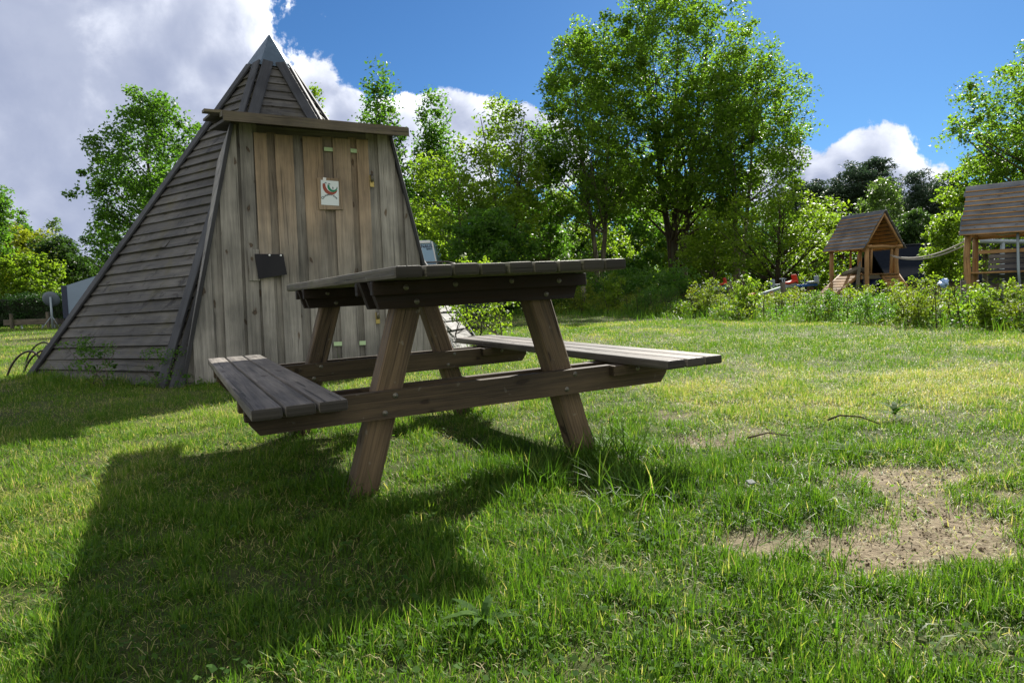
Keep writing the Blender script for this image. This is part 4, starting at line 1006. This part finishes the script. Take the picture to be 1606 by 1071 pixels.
mb = MB(); loft(mb, [[Vector((x, yy, zz)) for yy, zz in ((-.80, .94), (.80, .94), (.62 * s_ + .80 * (1 - s_), .94 + h), (-.62 * s_ - .80 * (1 - s_), .94 + h))] for x, h, s_ in ((-1.25, .02, .1), (-.55, .40, 1), (0, .43, 1), (1.2, .40, 1), (1.75, .32, .9), (2.05, .02, .1))]); cb = mb.build('cabin', MGLASS, car)
mb = MB(); mb.prism([(-.62, 1.335), (1.72, 1.27), (1.75, 1.30), (1.2, 1.362), (0, 1.392), (-.55, 1.362)], -.64, .64, axis=0, tint=1); mb.build('roof', MCAR, car)
for sg in (-1, 1):
    mb = MB(); mb.tube([(-.5, sg * .55, 1.37), (-.3, sg * .55, 1.43), (1.3, sg * .55, 1.42), (1.55, sg * .55, 1.34)], .018, 6); mb.build('roof_rail', MSTEEL, car)
    for xx in (-1.35, 1.42):
        mb = MB(); mb.lathe([(.17, .09), (.26, .10), (.31, .07), (.32, 0), (.31, -.07), (.26, -.1), (.17, -.09)], T(xx, sg * .80, .32) @ Rx(PI / 2), 24); wh = mb.build('wheel', MTYRE, car)
        mb = MB(); mb.lathe([(0, .07), (.05, .08), (.14, .06), (.18, .085), (.18, -.085), (.14, -.06), (0, -.07)], T(xx, sg * .80, .32) @ Rx(PI / 2), 20); mb.build('rim', MRIM, wh)
    mb = MB(); mb.box((.08, .22, .16), T(2.13, sg * .62, .74), .02); mb.build('tail_light', MPRED, car)
# ------------------------------------------------------------------ play towers
def tower(root, W, L, zd, ze, zr, over, ovl=.06):
    """gable faces local -y, ridge along y; deck at zd, eave ze, ridge zr"""
    for sx in (-1, 1):
        for sy in (-1, 1):
            mb = MB(); x, y = sx * W / 2, sy * L / 2; j = random.uniform(-.03, .03)
            mb.tube([(x + j, y, -.1), (x - j, y + j, zd * .6), (x + j * .5, y - j, zd + .3), (x, y, ze)], [.065, .058, .055, .05], 9, tint=random.uniform(.8, 1.1)); mb.build('post', MW['post'], root)
    mb = MB()
    n = int(W / .11)
    for i in range(n): mb.box((W / n - .008, L + .15, .03), T(-W / 2 + (i + .5) * W / n, 0, zd), .004)
    mb.build('deck', MW['post'], root)
    for sy in (-1, 1):
        mb = MB(); mb.tube([(-W / 2 - .1, sy * L / 2, ze - .05), (0, sy * L / 2, ze - .02), (W / 2 + .1, sy * L / 2, ze - .05)], .04, 8); mb.build('cross_beam', MW['post'], root)
        mb = MB()
        for sx in (-1, 1): mb.tube([(sx * (W / 2 + over * .6), sy * (L / 2 + .05), ze - .03), (0, sy * (L / 2 + .05), zr - .06)], .032, 8)
        mb.build('rafter', MW['post'], root)
    for sx in (-1, 1):
        mb = MB(); mb.tube([(sx * W / 2, -L / 2 - .15, ze - .03), (sx * W / 2, L / 2 + .15, ze - .02)], .038, 8); mb.build('eave_beam', MW['post'], root)
    for sx in (-1, 1):
        mb = MB(); mu = MB(); nb = 10; p0 = Vector((sx * (W / 2 + over), 0, ze - .08)); p1 = Vector((sx * .0, 0, zr)); d = p1 - p0; u = d.normalized()
        n3 = Vector((-u.z * sx * -1 * -1, 0, 0)); n3 = Vector((sx * u.z, 0, abs(u.x)))
        for i in range(nb):
            c = p0 + d * ((i + .5) / nb) + n3 * .030; Mx = Matrix((u, Vector((0, 1, 0)), u.cross(Vector((0, 1, 0))))).transposed().to_4x4() @ Ry(0); Mx.translation = c
            mb.box((d.length / nb + .035, L + .1 + 2 * ovl + random.uniform(-.04, .04), .018), Mx @ Ry(.09 * (1)), .003, axis=1)
            mu.box((.028, L + .08 + 2 * ovl, .012), T(*(c - u * (d.length / nb / 2 + .018) + n3 * .012)) @ Mx.to_3x3().to_4x4() @ Rz(random.uniform(-.012, .012)), .002, axis=1, tint=1.1)
            c2 = c - n3 * .035; Mx2 = Mx.copy(); Mx2.translation = c2; mu.box((d.length / nb - .02, L + 2 * ovl, .012), Mx2, .002, axis=1)
        mb.build('roof', MW['shing'], root); mu.build('roof_boards', MW['under2'], root)
D1 = 18.0; x1 = (1355 - 803) / F * D1
pt1 = thing('play_tower', 'smaller wooden play tower with grey shingle gable roof and ramps', 'play tower', (x1, D1, gzf(x1, D1)), .26)
tower(pt1, .92, 1.25, .86, 1.58, 2.43, .16)
for (x_, y_) in ((-.32, -.6), (.30, -.6), (.42, -.55), (.1, .58)):
    mb = MB(); mb.tube([(x_, y_, .86), (x_ + .02, y_, 1.55)], .032, 7); mb.build('upright', MW['post'], pt1)
mb = MB()
for i in range(9): mb.box((.10, .62, .022), T(-.62 - i * .105, -.1, .80 - i * .072) @ Ry(-.6), .003, axis=1)
mb.tube([(-.5, -.42, .86), (-1.5, -.42, .12)], .04, 7); mb.tube([(-.5, .25, .86), (-1.5, .25, .12)], .04, 7); mb.build('ramp', MW['post'], pt1)
mb = MB()
for i in range(8): mb.box((.5, .09, .022), T(.25, -.66 - i * .075, .80 - i * .085) @ Rx(.8), .003)
mb.tube([(-.02, -.6, .86), (-.02, -1.25, .1)], .035, 7); mb.tube([(.52, -.6, .86), (.52, -1.25, .1)], .035, 7); mb.build('climbing_ramp', MW['under2'], pt1)
mb = MB(); mb.tube([(-.75, -.62, 0), (-.70, -.60, .8), (-.62, -.58, 1.18)], [.05, .045, .025], 7); mb.tube([(-.45, -.62, 0), (-.48, -.60, .7), (-.40, -.58, .98)], [.05, .045, .025], 7); mb.build('forked_pole', MW['fence'], pt1)
mb = MB(); mb.tube([(-.9, -.3, .88), (-.5, -.35, 1.0), (-.1, -.35, .93)], [.05, .09, .05], 8); mb.build('curved_log', MW['fence'], pt1)
tn = thing('play_tunnel', 'dark blue round crawl tunnel under the smaller play tower', 'tunnel', (x1 + .1, D1 - .1, gzf(x1, D1)), .2)
mb = MB(); mb.lathe([(.30, -.5), (.33, -.5), (.33, .5), (.30, .5), (.30, -.5)], T(0, 0, .42) @ Rx(PI / 2), 22); mb.build('tube', plain('navy_plastic', (.01, .02, .08), .4), tn)
mb = MB(); mb.box((.5, .8, .12), T(0, 0, .06), .02); mb.build('cradle', MW['post'], tn)
D2_ = 13.3; D2_ = 12.55; x2 = 9.98
pt2 = thing('play_tower', 'larger wooden play tower with shingle roof at the right picture edge', 'play tower', (x2, D2_, gzf(x2, D2_)), PI / 2 - .70)
tower(pt2, 1.15, 2.55, .75, 1.52, 2.40, .16)
mb = MB()
for i in range(6): mb.box((.02, 1.0, .085), T(.50, .55, .82 + i * .0 + .10 * i - .25) , .004, axis=1)
mb.build('slat_wall', MW['shing'], pt2)
mb = MB(); mb.box((.05, 2.2, .07), T(-.60, 0, 1.18 - .05), .006, axis=1); mb.build('hand_rail', MW['post'], pt2)
mb = MB(); mb.tube([(-.66, .52, 1.55), (-.66, .50, .8), (-.70, .46, .35)], .022, 8); mb.build('slide_pole', MPALE, pt2)
mb = MB(); mb.tube([(-.6, 1.0, 1.5), (-.62, .75, 1.42), (-.6, .45, 1.46), (-.6, -.1, 1.52)], .014, 6); mb.build('hanging_rope', MROPE, pt2)
# rope bridge
rb = thing('rope_bridge', 'sagging light ropes strung between the two play towers', 'rope', (0, 0, 0))
for (ya, yb_, sg) in ((401, 379, 14), (402, 385, 15)):
    A = Vector((at(1398, D1 - .7)[0], D1 - .7, hgt(1398, ya, D1 - .7))); B = Vector((at(1514, 13.1)[0], 13.1, hgt(1514, yb_, 13.1)))
    mb = MB(); mb.tube([A.lerp(B, i / 14) - Vector((0, 0, .17 * 4 * (i / 14) * (1 - i / 14))) for i in range(15)], .016, 6); mb.build('rope', MROPE, rb)
# long pale pipe and swing frame behind the larger tower
pf = thing('swing_frame', 'pale metal crossbar frame behind the larger play tower', 'swing frame', (0, 0, 0)); D = 16.5
mb = MB(); mb.tube([(at(1498, D)[0], D, hgt(1498, 378.5, D)), (at(1660, D)[0], D, hgt(1660, 381, D))], .055, 10); mb.build('crossbar', MPALE, pf)
for px in (1572, 1655):
    mb = MB(); mb.tube([(at(px, D)[0], D, -.1), (at(px, D)[0], D, hgt(px, 380, D))], .05, 10); mb.build('upright', MPALE, pf)
# dark roofed shed
D = 29; sh = thing('shed', 'low shed with a large dark slate roof between the play towers', 'shed', (0, 0, 0))
xL, xR = at(1396, D)[0], at(1680, D)[0]
mb = MB(); mb.box((xR - xL - .6, 3.4, 1.2), T((xL + xR) / 2, D + 2.2, .5), .01); mb.build('wall', MBRICK, sh)
mb = MB(); zt = hgt(1445, 388, D + 2.2); A = [Vector((xL, D, .75)), Vector((xR, D, .75)), Vector((xR - .3, D + 2.2, zt + .25)), Vector((xL + .35, D + 2.2, zt)), Vector((xR, D + 4.4, .75)), Vector((xL, D + 4.4, .75))]
A += [a - Vector((0, 0, .08)) for a in A]
fs = [[0, 1, 2, 3], [3, 2, 4, 5], [7, 6, 9, 8], [8, 9, 11, 10], [0, 3, 9, 6], [3, 5, 11, 9], [1, 7, 8, 2], [2, 8, 10, 4], [0, 6, 7, 1], [4, 10, 11, 5]]
mb.add(A, fs, [[(0, 0)] * 4] * len(fs)); mb.build('roof', MSLATE, sh)
mb = MB(); mb.tube([A[3] + Vector((0, 0, .02)), A[2] + Vector((0, 0, .02))], .05, 8); mb.build('ridge_cap', MSLATE, sh)
# seesaws and posts among the shrubs
def seesaw(px, py, D, L, tilt, label, cols, rz=0):
    x, y = at(px, D); z = hgt(px, py, D); o = thing('seesaw', label, 'seesaw', (x, y, gzf(x, y)), rz); z -= gzf(x, y)
    mb = MB(); mb.box((L, .09, .07), T(0, 0, z) @ Ry(tilt), .01); mb.build('beam', cols[0], o)
    for s_ in (-1, 1):
        Mx = T(0, 0, z) @ Ry(tilt) @ T(s_ * (L / 2 - .14), 0, 0)
        mb = MB(); mb.box((.26, .22, .06), Mx @ T(0, 0, .07), .02); mb.box((.05, .22, .24), Mx @ T(s_ * .13, 0, .12), .02); mb.build('seat', cols[1], o)
        mb = MB(); mb.tube([Mx @ Vector((-s_ * .22, -.1, .22)), Mx @ Vector((-s_ * .22, .1, .22))], .014, 6); mb.tube([Mx @ Vector((-s_ * .22, 0, .03)), Mx @ Vector((-s_ * .22, 0, .22))], .014, 6); mb.build('handle', MPALE, o)
    mb = MB(); mb.tube([(0, 0, -.1), (0, 0, z)], .07, 10); mb.build('pivot_post', MW['post'], o); return o
seesaw(1112, 455, 21, 1.15, -.22, 'blue beam seesaw with raised red seat right of the maple trunks', [MPBLU, MPRED])
seesaw(1210, 457, 17.5, 1.5, -.25, 'grey beam seesaw with red seats behind the shrubs', [MPALE, MPRED], .2)
seesaw(1248, 449, 19, 1.3, -.05, 'blue beam seesaw nearest the bright yellow green tree', [MPBLU, MPALE], .1)
for (px, D, top, lab) in ((917, 23, 452, 'dark wooden post in the shrubs right of the tabletop end'), (1146, 17.8, 446, 'stumpy wooden post in the shrubs under the broad maple'), (1229, 15.5, 447, 'wooden post in the shrubs left of the smaller play tower'),
                          (1512, 11.2, 447, 'thin dark post in the shrubs under the larger play tower'), (1553, 11.0, 455, 'short dark post in the shrubs near the right edge')):
    x, y = at(px, D); h = hgt(px, top, D); mb = MB(); mb.tube([(0, 0, -.1), (.02, 0, h * .5), (0, .01, h)], [.075 * D / 20] * 3, 8, tint=.8); o = mb.build('wooden_post', MW['fence']); o.location = (x, y, gzf(x, y)); tag(o, lab, 'post', 'posts in the shrubs')
x, y = at(1481, 12.2); mb = MB()
vs = []; n = 10
for i in range(7):
    for k in range(n):
        a = 2 * PI * k / n; el = -PI / 2 + PI * i / 6; rr = .7 + .25 * math.sin(3 * a + i * 2) + random.uniform(-.12, .12); vs.append(Vector((.12 * rr * math.cos(a) * math.cos(el), .09 * math.sin(a) * math.cos(el), .09 * rr * math.sin(el))))
fs = [[i * n + k, i * n + (k + 1) % n, (i + 1) * n + (k + 1) % n, (i + 1) * n + k] for i in range(6) for k in range(n)]
mb.add(vs, fs, [[(0, 0)] * 4] * len(fs), 1, 0, 0, False); o = mb.build('plastic_bag', MPLB); o.location = (x, y, hgt(1481, 444, 12.2)); tag(o, 'crumpled pale blue bag caught in the shrubs between the play towers', 'bag')
